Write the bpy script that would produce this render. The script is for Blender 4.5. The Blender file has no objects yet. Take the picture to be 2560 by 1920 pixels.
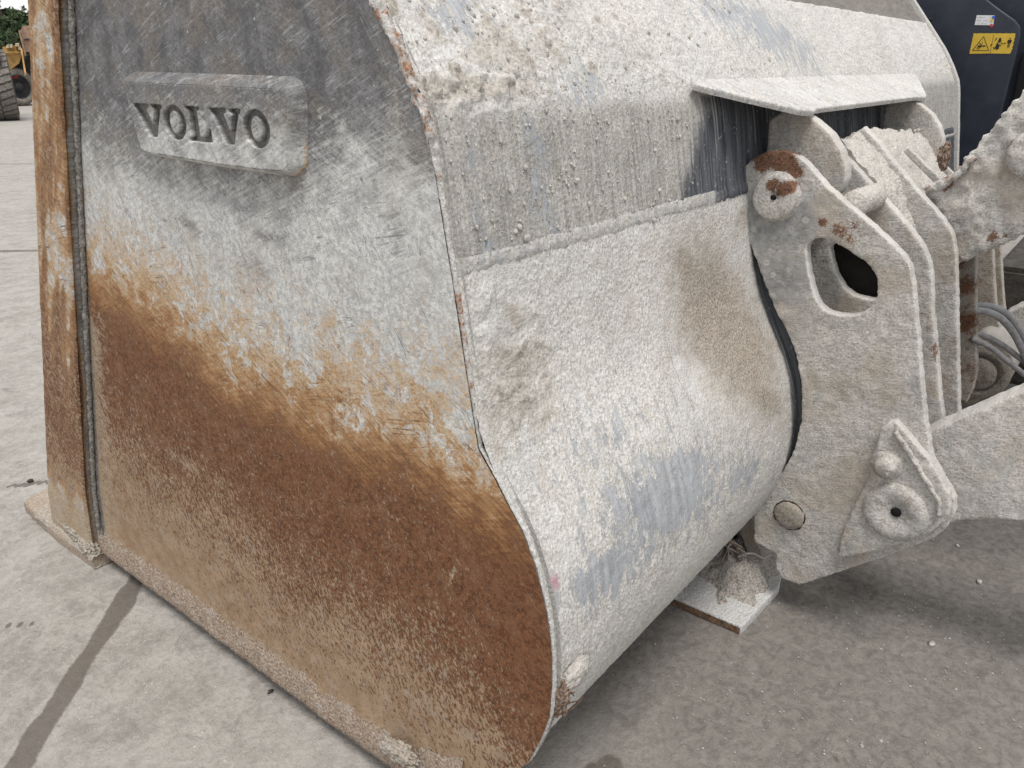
import bpy, bmesh, math, random
import numpy as np
from mathutils import Vector, Matrix
from mathutils.geometry import delaunay_2d_cdt

# ------------------------------------------------------------------ camera, sky, sun, exposure
sc = bpy.context.scene
COL = sc.collection
F_PX = 1950.0                      # focal length in pixels of the 2560 px wide photograph
PITCH = math.atan((960 - 164) / F_PX)
AZ = math.radians(38.5)            # world X runs along the width of the bucket, Y to its mouth
CAM_H = 1.5
cam_d = bpy.data.cameras.new('camera'); cam = bpy.data.objects.new('camera', cam_d); COL.objects.link(cam)
cam_d.sensor_width = 36; cam_d.lens = F_PX / 2560 * 36
cam_d.clip_start = .02; cam_d.clip_end = 2000
cam.location = (0, 0, CAM_H)
cam.rotation_euler = (math.pi / 2 - PITCH, 0, AZ - math.pi / 2)
sc.camera = cam

SUN_EL, SUN_AZ = math.radians(70), math.radians(228)      # azimuth of the sun measured from +X
sun_d = bpy.data.lights.new('sun', 'SUN'); sun = bpy.data.objects.new('sun', sun_d); COL.objects.link(sun)
sun_d.energy = 2.6; sun_d.angle = math.radians(22); sun_d.color = (1.0, .955, .90)
sdir = Vector((math.cos(SUN_EL) * math.cos(SUN_AZ), math.cos(SUN_EL) * math.sin(SUN_AZ), math.sin(SUN_EL)))
sun.rotation_euler = sdir.to_track_quat('Z', 'Y').to_euler()
sun.location = (0, 0, 30)
world = bpy.data.worlds.new('World'); sc.world = world; world.use_nodes = True
wn = world.node_tree; wn.nodes.clear()
w_out = wn.nodes.new('ShaderNodeOutputWorld'); w_bg = wn.nodes.new('ShaderNodeBackground')
sky = wn.nodes.new('ShaderNodeTexSky'); sky.sky_type = 'NISHITA'; sky.sun_disc = False
sky.sun_elevation = SUN_EL; sky.sun_rotation = math.pi / 2 - SUN_AZ
sky.dust_density = 2.0; sky.air_density = 1.0
w_tc = wn.nodes.new('ShaderNodeTexCoord'); w_map = wn.nodes.new('ShaderNodeMapping'); w_map.inputs['Scale'].default_value = (1, 1, 2.6)
w_no = wn.nodes.new('ShaderNodeTexNoise'); w_no.inputs['Scale'].default_value = 3.2; w_no.inputs['Detail'].default_value = 7; w_no.inputs['Roughness'].default_value = .58
w_ra = wn.nodes.new('ShaderNodeMapRange'); w_ra.inputs[1].default_value = .30; w_ra.inputs[2].default_value = .56
w_ra.inputs[3].default_value = .35; w_ra.inputs[4].default_value = .95
w_mx = wn.nodes.new('ShaderNodeMix'); w_mx.data_type = 'RGBA'
w_mx.inputs[7].default_value = (9.5, 9.4, 9.3, 1)        # cloud
wn.links.new(w_tc.outputs['Generated'], w_map.inputs['Vector']); wn.links.new(w_map.outputs[0], w_no.inputs['Vector'])
wn.links.new(w_no.outputs['Fac'], w_ra.inputs[0]); wn.links.new(w_ra.outputs[0], w_mx.inputs[0])
wn.links.new(sky.outputs[0], w_mx.inputs[6]); wn.links.new(w_mx.outputs[2], w_bg.inputs[0])
w_bg.inputs['Strength'].default_value = .108
wn.links.new(w_bg.outputs[0], w_out.inputs[0])
sc.view_settings.view_transform = 'Standard'; sc.view_settings.look = 'None'
sc.view_settings.gamma = 1; sc.view_settings.use_curve_mapping = False
sc.view_settings.exposure = 0.03

# ------------------------------------------------------------------ measuring helpers (metres from the photograph)
_hd = np.array([math.cos(AZ), math.sin(AZ), 0]); _rt = np.array([math.sin(AZ), -math.cos(AZ), 0]); _up = np.array([0, 0, 1.])
_fw = _hd * math.cos(PITCH) - _up * math.sin(PITCH); _cu = _hd * math.sin(PITCH) + _up * math.cos(PITCH)
_C = np.array([0, 0, CAM_H])
KD = 2560 / 2212
def ray(p): return _fw * F_PX + _rt * (p[0] - 1280) + _cu * (960 - p[1])
def on(axis, v, p):                # point of the plane axis = v seen at pixel p
    d = ray(p); return _C + d * ((v - _C[axis]) / d[axis])
def yz(x, pts): return np.array([on(0, x, p)[1:] for p in pts])
def D(x, y): return (x * KD, y * KD)

# ------------------------------------------------------------------ noise
_rng = np.random.RandomState(7)
_perm = np.concatenate([_rng.permutation(256)] * 3)
_g = np.array([(1,1,0),(-1,1,0),(1,-1,0),(-1,-1,0),(1,0,1),(-1,0,1),(1,0,-1),(-1,0,-1),(0,1,1),(0,-1,1),(0,1,-1),(0,-1,-1)], float)
def perlin(p):
    i = np.floor(p).astype(int); f = p - i; i &= 255
    u = f * f * f * (f * (f * 6 - 15) + 10)
    def gr(dx, dy, dz):
        h = _perm[_perm[_perm[i[:, 0] + dx] + i[:, 1] + dy] + i[:, 2] + dz] % 12
        return (_g[h] * (f - (dx, dy, dz))).sum(1)
    def L(a, b, t): return a + t * (b - a)
    x0 = L(gr(0,0,0), gr(1,0,0), u[:,0]); x1 = L(gr(0,1,0), gr(1,1,0), u[:,0])
    x2 = L(gr(0,0,1), gr(1,0,1), u[:,0]); x3 = L(gr(0,1,1), gr(1,1,1), u[:,0])
    return L(L(x0, x1, u[:,1]), L(x2, x3, u[:,1]), u[:,2])
def fbm(p, s, o=4, gain=.5, off=0.):
    a = 1.; t = 0; q = np.asarray(p) * s + off
    for k in range(o):
        t = t + a * perlin(q); q = q * 2.03 + 17.3; a *= gain
    return t
def sstep(a, b, x): t = np.clip((x - a) / (b - a), 0, 1); return t * t * (3 - 2 * t)

# ------------------------------------------------------------------ object helpers
def tag(o, label=None, cat=None, group=None, kind=None):
    if label: o['label'] = label
    if cat: o['category'] = cat
    if group: o['group'] = group
    if kind: o['kind'] = kind
    return o
def empty(name, loc, label, cat, group=None):
    o = bpy.data.objects.new(name, None); COL.objects.link(o); o.location = loc
    o.empty_display_size = .1
    return tag(o, label, cat, group)
def root_loc(o):
    v = Vector((0, 0, 0))
    while o is not None: v = v + o.location; o = o.parent
    return v
def mk(name, V, Fc, mat, parent=None, attrs=None, smooth=True):
    """one mesh object; V in world metres"""
    me = bpy.data.meshes.new(name)
    V = np.asarray(V, float)
    if parent is not None: pass
    me.from_pydata(V.tolist(), [], Fc if isinstance(Fc, list) else Fc.tolist())
    if smooth: me.polygons.foreach_set('use_smooth', [True] * len(me.polygons))
    for k, a in (attrs or {}).items():
        at = me.attributes.new(k, 'FLOAT', 'POINT'); at.data.foreach_set('value', np.asarray(a, np.float32))
    if mat: me.materials.append(mat)
    me.update()
    o = bpy.data.objects.new(name, me); COL.objects.link(o)
    if parent is not None:
        o.parent = parent
        if parent.type == 'EMPTY': o.matrix_parent_inverse = Matrix.Translation(-root_loc(parent))
    return o
def grid_faces(ny, nx, flip=False, off=0, wrap=False):
    r = np.arange(ny - 1)[:, None]; c = np.arange(nx if wrap else nx - 1)[None, :]
    c2 = (c + 1) % nx
    a = r * nx + c; b = r * nx + c2; d = (r + 1) * nx + c2; e = (r + 1) * nx + c
    f = np.stack([a, b, d, e], -1).reshape(-1, 4) + off
    return f[:, ::-1] if flip else f
def resample(P, ds, closed=False):
    P = np.asarray(P, float)
    if closed: P = np.vstack([P, P[:1]])
    L = np.concatenate([[0], np.cumsum(np.linalg.norm(np.diff(P, axis=0), axis=1))])
    n = max(3, int(round(L[-1] / ds)))
    t = np.linspace(0, L[-1], n + 1)
    Q = np.stack([np.interp(t, L, P[:, k]) for k in range(P.shape[1])], 1)
    return Q[:-1] if closed else Q
def chaikin(P, n=2, closed=True):
    P = np.asarray(P, float)
    for _ in range(n):
        A = P if closed else P[:-1]; B = np.roll(P, -1, 0) if closed else P[1:]
        Q = np.stack([A * .75 + B * .25, A * .25 + B * .75], 1).reshape(-1, P.shape[1])
        P = Q if closed else np.vstack([P[:1], Q, P[-1:]])
    return P
def inside(P, poly):
    x, y = P[:, 0], P[:, 1]; r = np.zeros(len(P), bool); n = len(poly)
    for i in range(n):
        x1, y1 = poly[i]; x2, y2 = poly[(i + 1) % n]
        c = ((y1 > y) != (y2 > y))
        r ^= c & (x < (x2 - x1) * (y - y1) / (y2 - y1 + 1e-15) + x1)
    return r
def pdist(P, poly):
    d = np.full(len(P), 1e9); n = len(poly)
    for i in range(n):
        a = poly[i]; b = poly[(i + 1) % n]; ab = b - a
        t = np.clip(((P - a) @ ab) / (ab @ ab + 1e-15), 0, 1)
        d = np.minimum(d, np.linalg.norm(P - a - t[:, None] * ab, axis=1))
    return d
def area(P): x, y = P[:, 0], P[:, 1]; return .5 * np.sum(x * np.roll(y, -1) - y * np.roll(x, -1))

def slab(name, outline, holes, frame, t, mat, parent, res=.012, bev=.006, amp=.002, nscale=40., edge_amp=.0015, attr=None, seed=0., rough=True):
    """A plate of thickness t: outline in plane coords, frame = (origin, U, V, N) with N towards the viewer's side.
    Front face is a dense triangulation with a rounded, slightly lumpy rim (caked slurry)."""
    O, U, W, N = [np.asarray(v, float) for v in frame]
    loops = [resample(outline, res * .7, True)] + [resample(h, res * .7, True) for h in holes]
    if area(loops[0]) < 0: loops[0] = loops[0][::-1]
    for k in range(1, len(loops)):
        if area(loops[k]) > 0: loops[k] = loops[k][::-1]
    def normal(L): tn = np.roll(L, -1, 0) - np.roll(L, 1, 0); tn /= np.linalg.norm(tn, axis=1)[:, None] + 1e-12; return np.stack([-tn[:, 1], tn[:, 0]], 1)   # inward
    pts = []; cons = []; nb = 0; bidx = []
    for L in loops:
        n = len(L)
        if edge_amp:
            q = np.c_[L, np.zeros(n)]; L = L - normal(L) * (fbm(q, 55., 3, .6, seed)[:, None] * edge_amp)
        pts.append(L); cons += [(nb + i, nb + (i + 1) % n) for i in range(n)]; bidx.append(np.arange(nb, nb + n)); nb += n
    base = [p.copy() for p in pts]
    extra = []
    for L in base:
        nr = normal(L)
        for fct in ((.3, .8, 1.6) if bev > 0 else ()): extra.append(L + nr * bev * fct)
    allb = np.vstack(base)
    lo, hi = loops[0].min(0), loops[0].max(0)
    gx, gy = np.meshgrid(np.arange(lo[0], hi[0], res), np.arange(lo[1], hi[1], res))
    G = np.c_[gx.ravel(), gy.ravel()]; G[:, 0] += (np.arange(len(G)) // gx.shape[1] % 2) * res * .5
    cand = np.vstack(extra + [G]) if extra else G
    ins = inside(cand, base[0])
    for h in base[1:]: ins &= ~inside(cand, h)
    cand = cand[ins]; dd = np.min([pdist(cand, b) for b in base], axis=0)
    isG = np.concatenate([np.zeros(sum(len(e) for e in extra), bool), np.ones(len(G), bool)])[ins] if extra else np.ones(len(cand), bool)
    keep = np.where(isG, dd > max(bev * 1.9, res * .5), dd > bev * .22)
    cand = cand[keep]
    P2 = np.vstack([allb, cand])
    out = delaunay_2d_cdt([Vector(p) for p in P2], cons, [], 0, 1e-7)
    Q = np.array([tuple(v) for v in out[0]]); tri = np.array([f for f in out[2] if len(f) == 3])
    cen = Q[tri].mean(1); ok = inside(cen, base[0])
    for h in base[1:]: ok &= ~inside(cen, h)
    tri = tri[ok]
    e1 = Q[tri[:, 1]] - Q[tri[:, 0]]; e2 = Q[tri[:, 2]] - Q[tri[:, 0]]
    fl = (e1[:, 0] * e2[:, 1] - e1[:, 1] * e2[:, 0]) < 0; tri[fl] = tri[fl][:, ::-1]
    dist = np.min([pdist(Q, b) for b in base], axis=0)
    drop = np.zeros(len(Q))
    if bev > 0: dn = np.clip(dist / bev, 0, 1); drop = bev * (1 - np.sqrt(np.clip(1 - (1 - dn) ** 2, 0, 1)))
    W3 = O + Q[:, :1] * U + Q[:, 1:] * W
    nz = fbm(W3, nscale, 4, .55, seed) * amp if amp else 0
    VF = W3 + N[None] * (nz - drop)[:, None]
    # boundary vertices in the output are the first nb (cdt keeps input order when nothing merges)
    nQ = len(Q); V = [VF]; F = [tuple(f) for f in tri]; cnt = nQ
    handed = np.dot(np.cross(U, W), N) > 0
    levels = [bev + (t - bev) * .5, t] if rough else [t]
    for ids in bidx:
        prev = ids; n = len(ids)
        for lv in levels:
            Bp = W3[ids] - N * lv
            V.append(Bp); cur = np.arange(cnt, cnt + n); cnt += n
            for i in range(n): j = (i + 1) % n; F.append((prev[i], cur[i], cur[j], prev[j]))
            prev = cur
    Bk = W3 - N * t; V.append(Bk); F += [tuple(f[::-1] + cnt) for f in tri]
    Vall = np.vstack(V)
    if not handed: F = [f[::-1] for f in F]
    F = [tuple(int(i) for i in f) for f in F]
    at = {}
    if attr:
        for k, fn in attr.items(): at[k] = fn(Vall)
    rimv = np.zeros(len(Vall)); rimv[:nQ] = 1 - sstep(.0, .006, dist)
    nw = sum(len(b_) for b_ in bidx) * len(levels); rimv[nQ:nQ + nw] = .75; at['rim'] = rimv
    return mk(name, Vall, F, mat, parent, at)

def lathe(name, prof, frame, mat, parent, seg=40, amp=0., nscale=60., attrs=None, wob=0., seed=0., cap=True):
    """prof: list of (radius, height along N)"""
    O, U, W, N = [np.asarray(v, float) for v in frame]
    a = np.linspace(0, 2 * math.pi, seg, endpoint=False)
    R = np.array([p[0] for p in prof])[:, None]; H = np.array([p[1] for p in prof])[:, None]
    rr = R * np.ones(seg)[None]
    P = O + (rr * np.cos(a))[..., None] * U + (rr * np.sin(a))[..., None] * W + (H * np.ones(seg)[None])[..., None] * N
    P = P.reshape(-1, 3)
    if amp:
        n1 = fbm(P, nscale, 4, .55, seed); n2 = fbm(P, nscale, 4, .55, seed + 40)
        P = P + N * (n1 * amp)[:, None] + (U * (n2 * amp)[:, None])
    F = grid_faces(len(prof), seg, wrap=True)
    F = F.tolist()
    if cap and prof[-1][0] > 1e-6: F.append(list(range((len(prof) - 1) * seg, len(prof) * seg)))
    if np.dot(np.cross(U, W), N) < 0: F = [f[::-1] for f in F]
    at = {k: fn(P) for k, fn in (attrs or {}).items()}
    return mk(name, P, F, mat, parent, at)

def tube(name, path, r, mat, parent=None, seg=10, ds=None, amp=0., nscale=80., rfn=None, attrs=None, cap=True, seed=0.):
    P = np.asarray(path, float)
    if ds: P = resample(chaikin(P, 2, False), ds)
    n = len(P); T = np.gradient(P, axis=0); T /= np.linalg.norm(T, axis=1)[:, None] + 1e-12
    ref = np.array([0, 0, 1.]) if abs(T[:, 2]).mean() < .8 else np.array([1., 0, 0])
    A = np.cross(T, ref); A /= np.linalg.norm(A, axis=1)[:, None] + 1e-12; B = np.cross(T, A)
    a = np.linspace(0, 2 * math.pi, seg, endpoint=False)
    rad = np.full(n, r) if rfn is None else np.array([rfn(t) for t in np.linspace(0, 1, n)])
    dirs = np.cos(a)[None, :, None] * A[:, None] + np.sin(a)[None, :, None] * B[:, None]
    V = (P[:, None] + dirs * rad[:, None, None]).reshape(-1, 3)
    if amp: V = V + dirs.reshape(-1, 3) * (fbm(V, nscale, 3, .55, seed) * amp)[:, None]
    F = grid_faces(n, seg, True, wrap=True).tolist()
    if cap: F += [list(range(seg))[::-1][::-1], list(range((n - 1) * seg, n * seg))[::-1]]
    at = {k: fn(V) for k, fn in (attrs or {}).items()}
    return mk(name, V, F, mat, parent, at)

def blob(name, c, r, mat, parent=None, amp=.25, nscale=1.6, sub=4, seed=0., attrs=None, flat=None):
    bm = bmesh.new(); bmesh.ops.create_icosphere(bm, subdivisions=sub, radius=1.0)
    V = np.array([v.co[:] for v in bm.verts]); F = [[v.index for v in f.verts] for f in bm.faces]; bm.free()
    V = V * (1 + fbm(V, nscale, 4, .6, seed) * amp)[:, None]
    V = V * np.asarray(r, float) + np.asarray(c, float)
    if flat is not None: V[:, 2] = np.maximum(V[:, 2], flat)
    at = {k: fn(V) for k, fn in (attrs or {}).items()}
    return mk(name, V, F, mat, parent, at)

def box(name, lo, hi, mat, parent=None, bev=.0, smooth=False):
    bm = bmesh.new(); bmesh.ops.create_cube(bm, size=1)
    lo = np.array(lo, float); hi = np.array(hi, float)
    for v in bm.verts: v.co = Vector((lo + hi) / 2 + np.array(v.co[:]) * (hi - lo))
    if bev: bmesh.ops.bevel(bm, geom=bm.edges[:], offset=bev, segments=2, affect='EDGES')
    V = np.array([v.co[:] for v in bm.verts]); bm.verts.index_update(); F = [[v.index for v in f.verts] for f in bm.faces]; bm.free()
    return mk(name, V, F, mat, parent, smooth=smooth)

# ------------------------------------------------------------------ material helper
class NT:
    def __init__(s, name):
        s.m = bpy.data.materials.new(name); s.m.use_nodes = True; s.t = s.m.node_tree; s.t.nodes.clear()
        s.out = s.t.nodes.new('ShaderNodeOutputMaterial'); s.b = s.t.nodes.new('ShaderNodeBsdfPrincipled')
        s.t.links.new(s.b.outputs[0], s.out.inputs[0])
        s.tc = s.t.nodes.new('ShaderNodeTexCoord'); s.p = s.tc.outputs['Object']; s.nrm = None
    def put(s, sock, v):
        if isinstance(v, bpy.types.NodeSocket): s.t.links.new(v, sock)
        elif isinstance(v, (tuple, list)) and sock.type == 'RGBA': sock.default_value = (*v[:3], 1)
        else: sock.default_value = v
    def attr(s, n): a = s.t.nodes.new('ShaderNodeAttribute'); a.attribute_name = n; return a.outputs['Fac']
    def math(s, op, a, b=0., c=None, clamp=False):
        n = s.t.nodes.new('ShaderNodeMath'); n.operation = op; n.use_clamp = clamp; s.put(n.inputs[0], a); s.put(n.inputs[1], b)
        if c is not None: s.put(n.inputs[2], c)
        return n.outputs[0]
    def add(s, a, b): return s.math('ADD', a, b)
    def sub(s, a, b): return s.math('SUBTRACT', a, b)
    def mul(s, a, b): return s.math('MULTIPLY', a, b)
    def mx(s, a, b): return s.math('MAXIMUM', a, b)
    def sm(s, x, a, b, lo=0., hi=1.):
        n = s.t.nodes.new('ShaderNodeMapRange'); n.interpolation_type = 'SMOOTHSTEP'; s.put(n.inputs[0], x)
        for i, v in zip((1, 2, 3, 4), (a, b, lo, hi)): s.put(n.inputs[i], v)
        return n.outputs[0]
    def vec(s, scale=(1, 1, 1), rot=(0, 0, 0), loc=(0, 0, 0)):
        n = s.t.nodes.new('ShaderNodeMapping'); n.vector_type = 'POINT'
        r = s.t.nodes.new('ShaderNodeMapping'); r.inputs['Rotation'].default_value = [math.radians(a) for a in rot]
        s.t.links.new(s.p, r.inputs[0]); s.t.links.new(r.outputs[0], n.inputs[0])
        n.inputs['Scale'].default_value = scale; n.inputs['Location'].default_value = loc
        return n.outputs[0]
    def noise(s, scale, detail=4., rough=.55, v=None, dist=0.):
        n = s.t.nodes.new('ShaderNodeTexNoise'); s.put(n.inputs['Vector'], v or s.p)
        n.inputs['Scale'].default_value = scale; n.inputs['Detail'].default_value = detail; n.inputs['Roughness'].default_value = rough; n.inputs['Distortion'].default_value = dist
        return n.outputs['Fac']
    def vor(s, scale, v=None, feature='F1', rnd=1.):
        n = s.t.nodes.new('ShaderNodeTexVoronoi'); n.feature = feature; s.put(n.inputs['Vector'], v or s.p); n.inputs['Scale'].default_value = scale
        n.inputs['Randomness'].default_value = rnd
        return n.outputs['Distance']
    def mix(s, f, a, b):
        n = s.t.nodes.new('ShaderNodeMix'); n.data_type = 'RGBA'; s.put(n.inputs[0], f); s.put(n.inputs[6], a); s.put(n.inputs[7], b)
        return n.outputs[2]
    def bump(s, h, dist=.002, strength=1.):
        n = s.t.nodes.new('ShaderNodeBump'); n.inputs['Distance'].default_value = dist; s.put(n.inputs['Strength'], strength); s.t.links.new(h, n.inputs['Height'])
        if s.nrm is not None: s.t.links.new(s.nrm, n.inputs['Normal'])
        s.nrm = n.outputs[0]
    def done(s, col, rough=.8, metal=0., spec=.3):
        s.put(s.b.inputs['Base Color'], col); s.put(s.b.inputs['Roughness'], rough); s.put(s.b.inputs['Metallic'], metal)
        s.put(s.b.inputs['Specular IOR Level'], spec)
        if s.nrm is not None: s.t.links.new(s.nrm, s.b.inputs['Normal'])
        return s.m

def plain(name, col, rough=.7, var=.25, scale=20., bump=0., metal=0., spec=.4, dust=0.):
    n = NT(name); a = n.noise(scale, 6, .6)
    c = n.mix(n.sm(a, .3, .7), [x * (1 - var) for x in col], [min(1, x * (1 + var)) for x in col])
    if dust: c = n.mix(n.mul(n.sm(n.noise(scale * 2.2, 6, .65), .4, .75), dust), c, (.42, .38, .33))
    if bump: n.bump(n.noise(scale * 4, 5, .6), bump)
    return n.done(c, rough, metal, spec)

# ---- side plate: dusty white paint over dark worn steel above, rust below, tan dust towards the floor
def mat_side():
    n = NT('side_plate_paint')
    rd, dst, stl = n.attr('rust_depth'), n.attr('dust'), n.attr('steel')
    big, mid, fine, grain = n.noise(5, 5, .6), n.noise(22, 8, .66), n.noise(110, 5, .66), n.noise(230, 4, .7)
    c_ = lambda x, k: n.mul(n.sub(x, .5), k)
    def ridge(x, w): return n.sm(n.math('ABSOLUTE', n.sub(x, .5)), w, w * .3)
    def lines(ang, ly, lz, loc, w, m0, m1, dist=.5):             # long thin score lines
        x = n.noise(1, 3, .5, n.vec((1, ly, lz), (ang, 0, 0), loc), dist)
        return n.mul(ridge(x, w), n.sm(n.noise(1, 4, .65, n.vec((1, ly * 2.2, lz * .25), (ang, 0, 0), loc[::-1])), m0, m1))
    l1 = lines(22, 6, 90, (0, 0, 0), .022, .50, .58)
    l2 = lines(-28, 6, 95, (3, 7, 1), .024, .50, .58)
    l3 = lines(-58, 5, 55, (9, 2, 5), .013, .545, .62)
    l4 = lines(12, 3, 52, (4, 4, 8), .013, .535, .61)
    s1 = n.noise(1, 6, .7, n.vec((1, 16, 150), (22, 0, 0)))
    s2 = n.noise(1, 6, .7, n.vec((1, 16, 170), (-28, 0, 0), (0, 3, 7)))
    vein = n.mul(ridge(n.noise(9, 6, .66, None, .8), .014), n.sm(n.noise(6, 3), .46, .56))
    vein2 = n.mul(ridge(n.noise(15, 6, .66, n.vec((1, 1, 1), (0, 0, 0), (5, 1, 2)), .8), .02), n.sm(n.noise(8, 3), .46, .56))
    # steel against white
    sm = n.add(n.add(stl, n.add(c_(mid, 1.2), c_(fine, .9))), n.add(c_(s1, 1.3), n.add(c_(s2, .7), c_(big, .7))))
    fs = n.sm(sm, .15, .85)
    white = n.mix(n.sm(fine, .40, .60), (.47, .475, .465), (.69, .695, .68))
    up = n.sm(stl, -.15, .45, .35, 1.)
    white = n.mix(n.mul(n.mul(n.sm(mid, .50, .66), .5), up), white, (.40, .405, .41))
    white = n.mix(n.mul(n.mul(n.sm(s1, .54, .64), .5), up), white, (.37, .38, .395))
    white = n.mix(n.mul(n.sm(big, .50, .66), .35), white, (.50, .47, .43))
    white = n.mix(n.mul(n.sm(grain, .57, .64), .6), white, (.27, .245, .215))
    white = n.mix(n.mul(l3, .85), white, (.13, .13, .135))
    white = n.mix(n.mul(l4, .8), white, (.17, .17, .18))
    white = n.mix(n.mul(l2, .35), white, (.30, .29, .28))
    steel = n.mix(n.sm(mid, .36, .64), (.105, .105, .11), (.21, .21, .215))
    steel = n.mix(n.mul(n.sm(n.noise(9, 7, .68), .48, .62), .8), steel, (.20, .175, .15))
    steel = n.mix(n.mul(n.sm(grain, .50, .60), .55), steel, (.065, .062, .06))
    steel = n.mix(n.mul(n.sm(s1, .54, .64), n.sm(mid, .44, .60, .15, .6)), steel, (.42, .43, .445))
    steel = n.mix(n.mul(n.mul(l1, .5), n.sm(big, .42, .58, .2, 1.)), steel, (.50, .51, .52))
    steel = n.mix(n.mul(l2, .18), steel, (.44, .45, .46))
    steel = n.mix(n.mul(l3, .45), steel, (.40, .41, .42))
    steel = n.mix(n.sm(n.noise(60, 3, .6), .70, .73), steel, (.58, .58, .57))   # little splashes
    col = n.mix(fs, white, steel)
    # rust: a soft run from pale tan through orange to brown, broken by flakes of white still holding
    t = n.add(rd, n.add(c_(mid, .22), n.add(c_(s2, .26), n.add(c_(s1, .16), n.add(c_(fine, .20), n.add(c_(grain, .14), c_(big, .14)))))))
    flake = n.mul(n.sm(n.noise(17, 9, .70, None, .6), .515, .545), n.sm(n.add(rd, c_(big, .3)), .10, .0))
    t2 = n.sub(t, n.mul(flake, .16))
    tan = n.mix(n.sm(grain, .42, .58), (.36, .20, .085), (.60, .47, .31))
    orange = n.mix(n.sm(fine, .4, .6), (.25, .108, .033), (.43, .235, .095))
    brown = n.mix(n.sm(fine, .40, .60), (.100, .037, .0145), (.195, .083, .036))
    brown = n.mix(n.mul(n.sm(mid, .46, .64), .6), brown, (.20, .098, .052))
    brown = n.mix(n.mul(n.sm(grain, .58, .66), .55), brown, (.32, .19, .11))
    speck = n.mul(n.sm(n.add(n.noise(26, 9, .74, None, .6), n.mul(rd, .62)), .585, .61), n.sm(grain, .40, .52))
    col = n.mix(n.mul(speck, .8), col, orange)
    col = n.mix(n.mul(n.mul(n.mx(vein, vein2), n.sm(rd, -.30, -.06)), n.sm(grain, .38, .52, .3, .9)), col, orange)
    col = n.mix(n.mul(n.sm(n.add(t2, n.add(c_(grain, .35), c_(mid, .2))), -.19, -.01), .95), col, tan)
    col = n.mix(n.mul(n.sm(t2, -.03, .09), .9), col, orange)
    col = n.mix(n.sm(t, .035, .17), col, brown)
    col = n.mix(n.mul(n.mul(n.mx(l2, l4), n.sm(rd, .30, .02)), n.sm(rd, -.12, -.02, 0, .7)), col, (.15, .065, .028))
    col = n.mix(n.mul(n.mul(l3, n.sm(rd, -.02, .06)), .5), col, (.44, .29, .165))
    # dust specks that close up towards the floor
    vs = n.vec((1, 1.35, .85), (20, 0, 0))
    d1 = n.add(n.noise(95, 6, .66, vs), c_(big, .22))
    d2 = n.add(n.noise(210, 4, .66, vs), c_(mid, .25))
    spots = n.sm(n.add(n.vor(95, n.vec((1, 1.2, .85), (20, 0, 0))), n.add(c_(mid, .5), n.mul(dst, -.10))), .20, .15)
    fd = n.mx(n.sm(n.add(d1, n.mul(dst, .20)), .625, .66), n.mul(n.sm(n.add(d2, n.mul(dst, .18)), .625, .67), .8))
    fd = n.mx(fd, n.mul(spots, n.sm(dst, .05, .5, .25, .8)))
    dust = n.mix(n.sm(mid, .3, .7), (.30, .205, .125), (.42, .305, .205))
    dust = n.mix(n.mul(n.sm(n.noise(26, 4), .5, .66), .45), dust, (.38, .32, .265))
    col = n.mix(n.mul(n.mul(fd, n.sm(rd, .0, .14)), .88), col, dust)
    tn = n.attr('tan')
    tcol = n.mix(n.sm(grain, .40, .60), (.28, .205, .135), (.48, .395, .29))
    col = n.mix(n.mul(n.sm(n.add(tn, n.add(c_(mid, .7), n.add(c_(s2, 1.6), c_(fine, 1.1)))), .42, .75), .88), col, tcol)
    gr = n.attr('grime_and_shade')
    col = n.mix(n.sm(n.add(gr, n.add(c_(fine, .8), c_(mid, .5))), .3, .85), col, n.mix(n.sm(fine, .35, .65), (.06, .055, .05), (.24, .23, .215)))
    n.bump(n.add(n.mul(fine, .7), n.mul(grain, .5)), .0022)
    n.bump(n.sub(n.mul(fd, .7), n.add(n.mul(l1, .4), n.mul(l3, .8))), .0007)
    return n.done(col, n.sm(fs, 0, 1, .75, .5), 0., .35)

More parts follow.
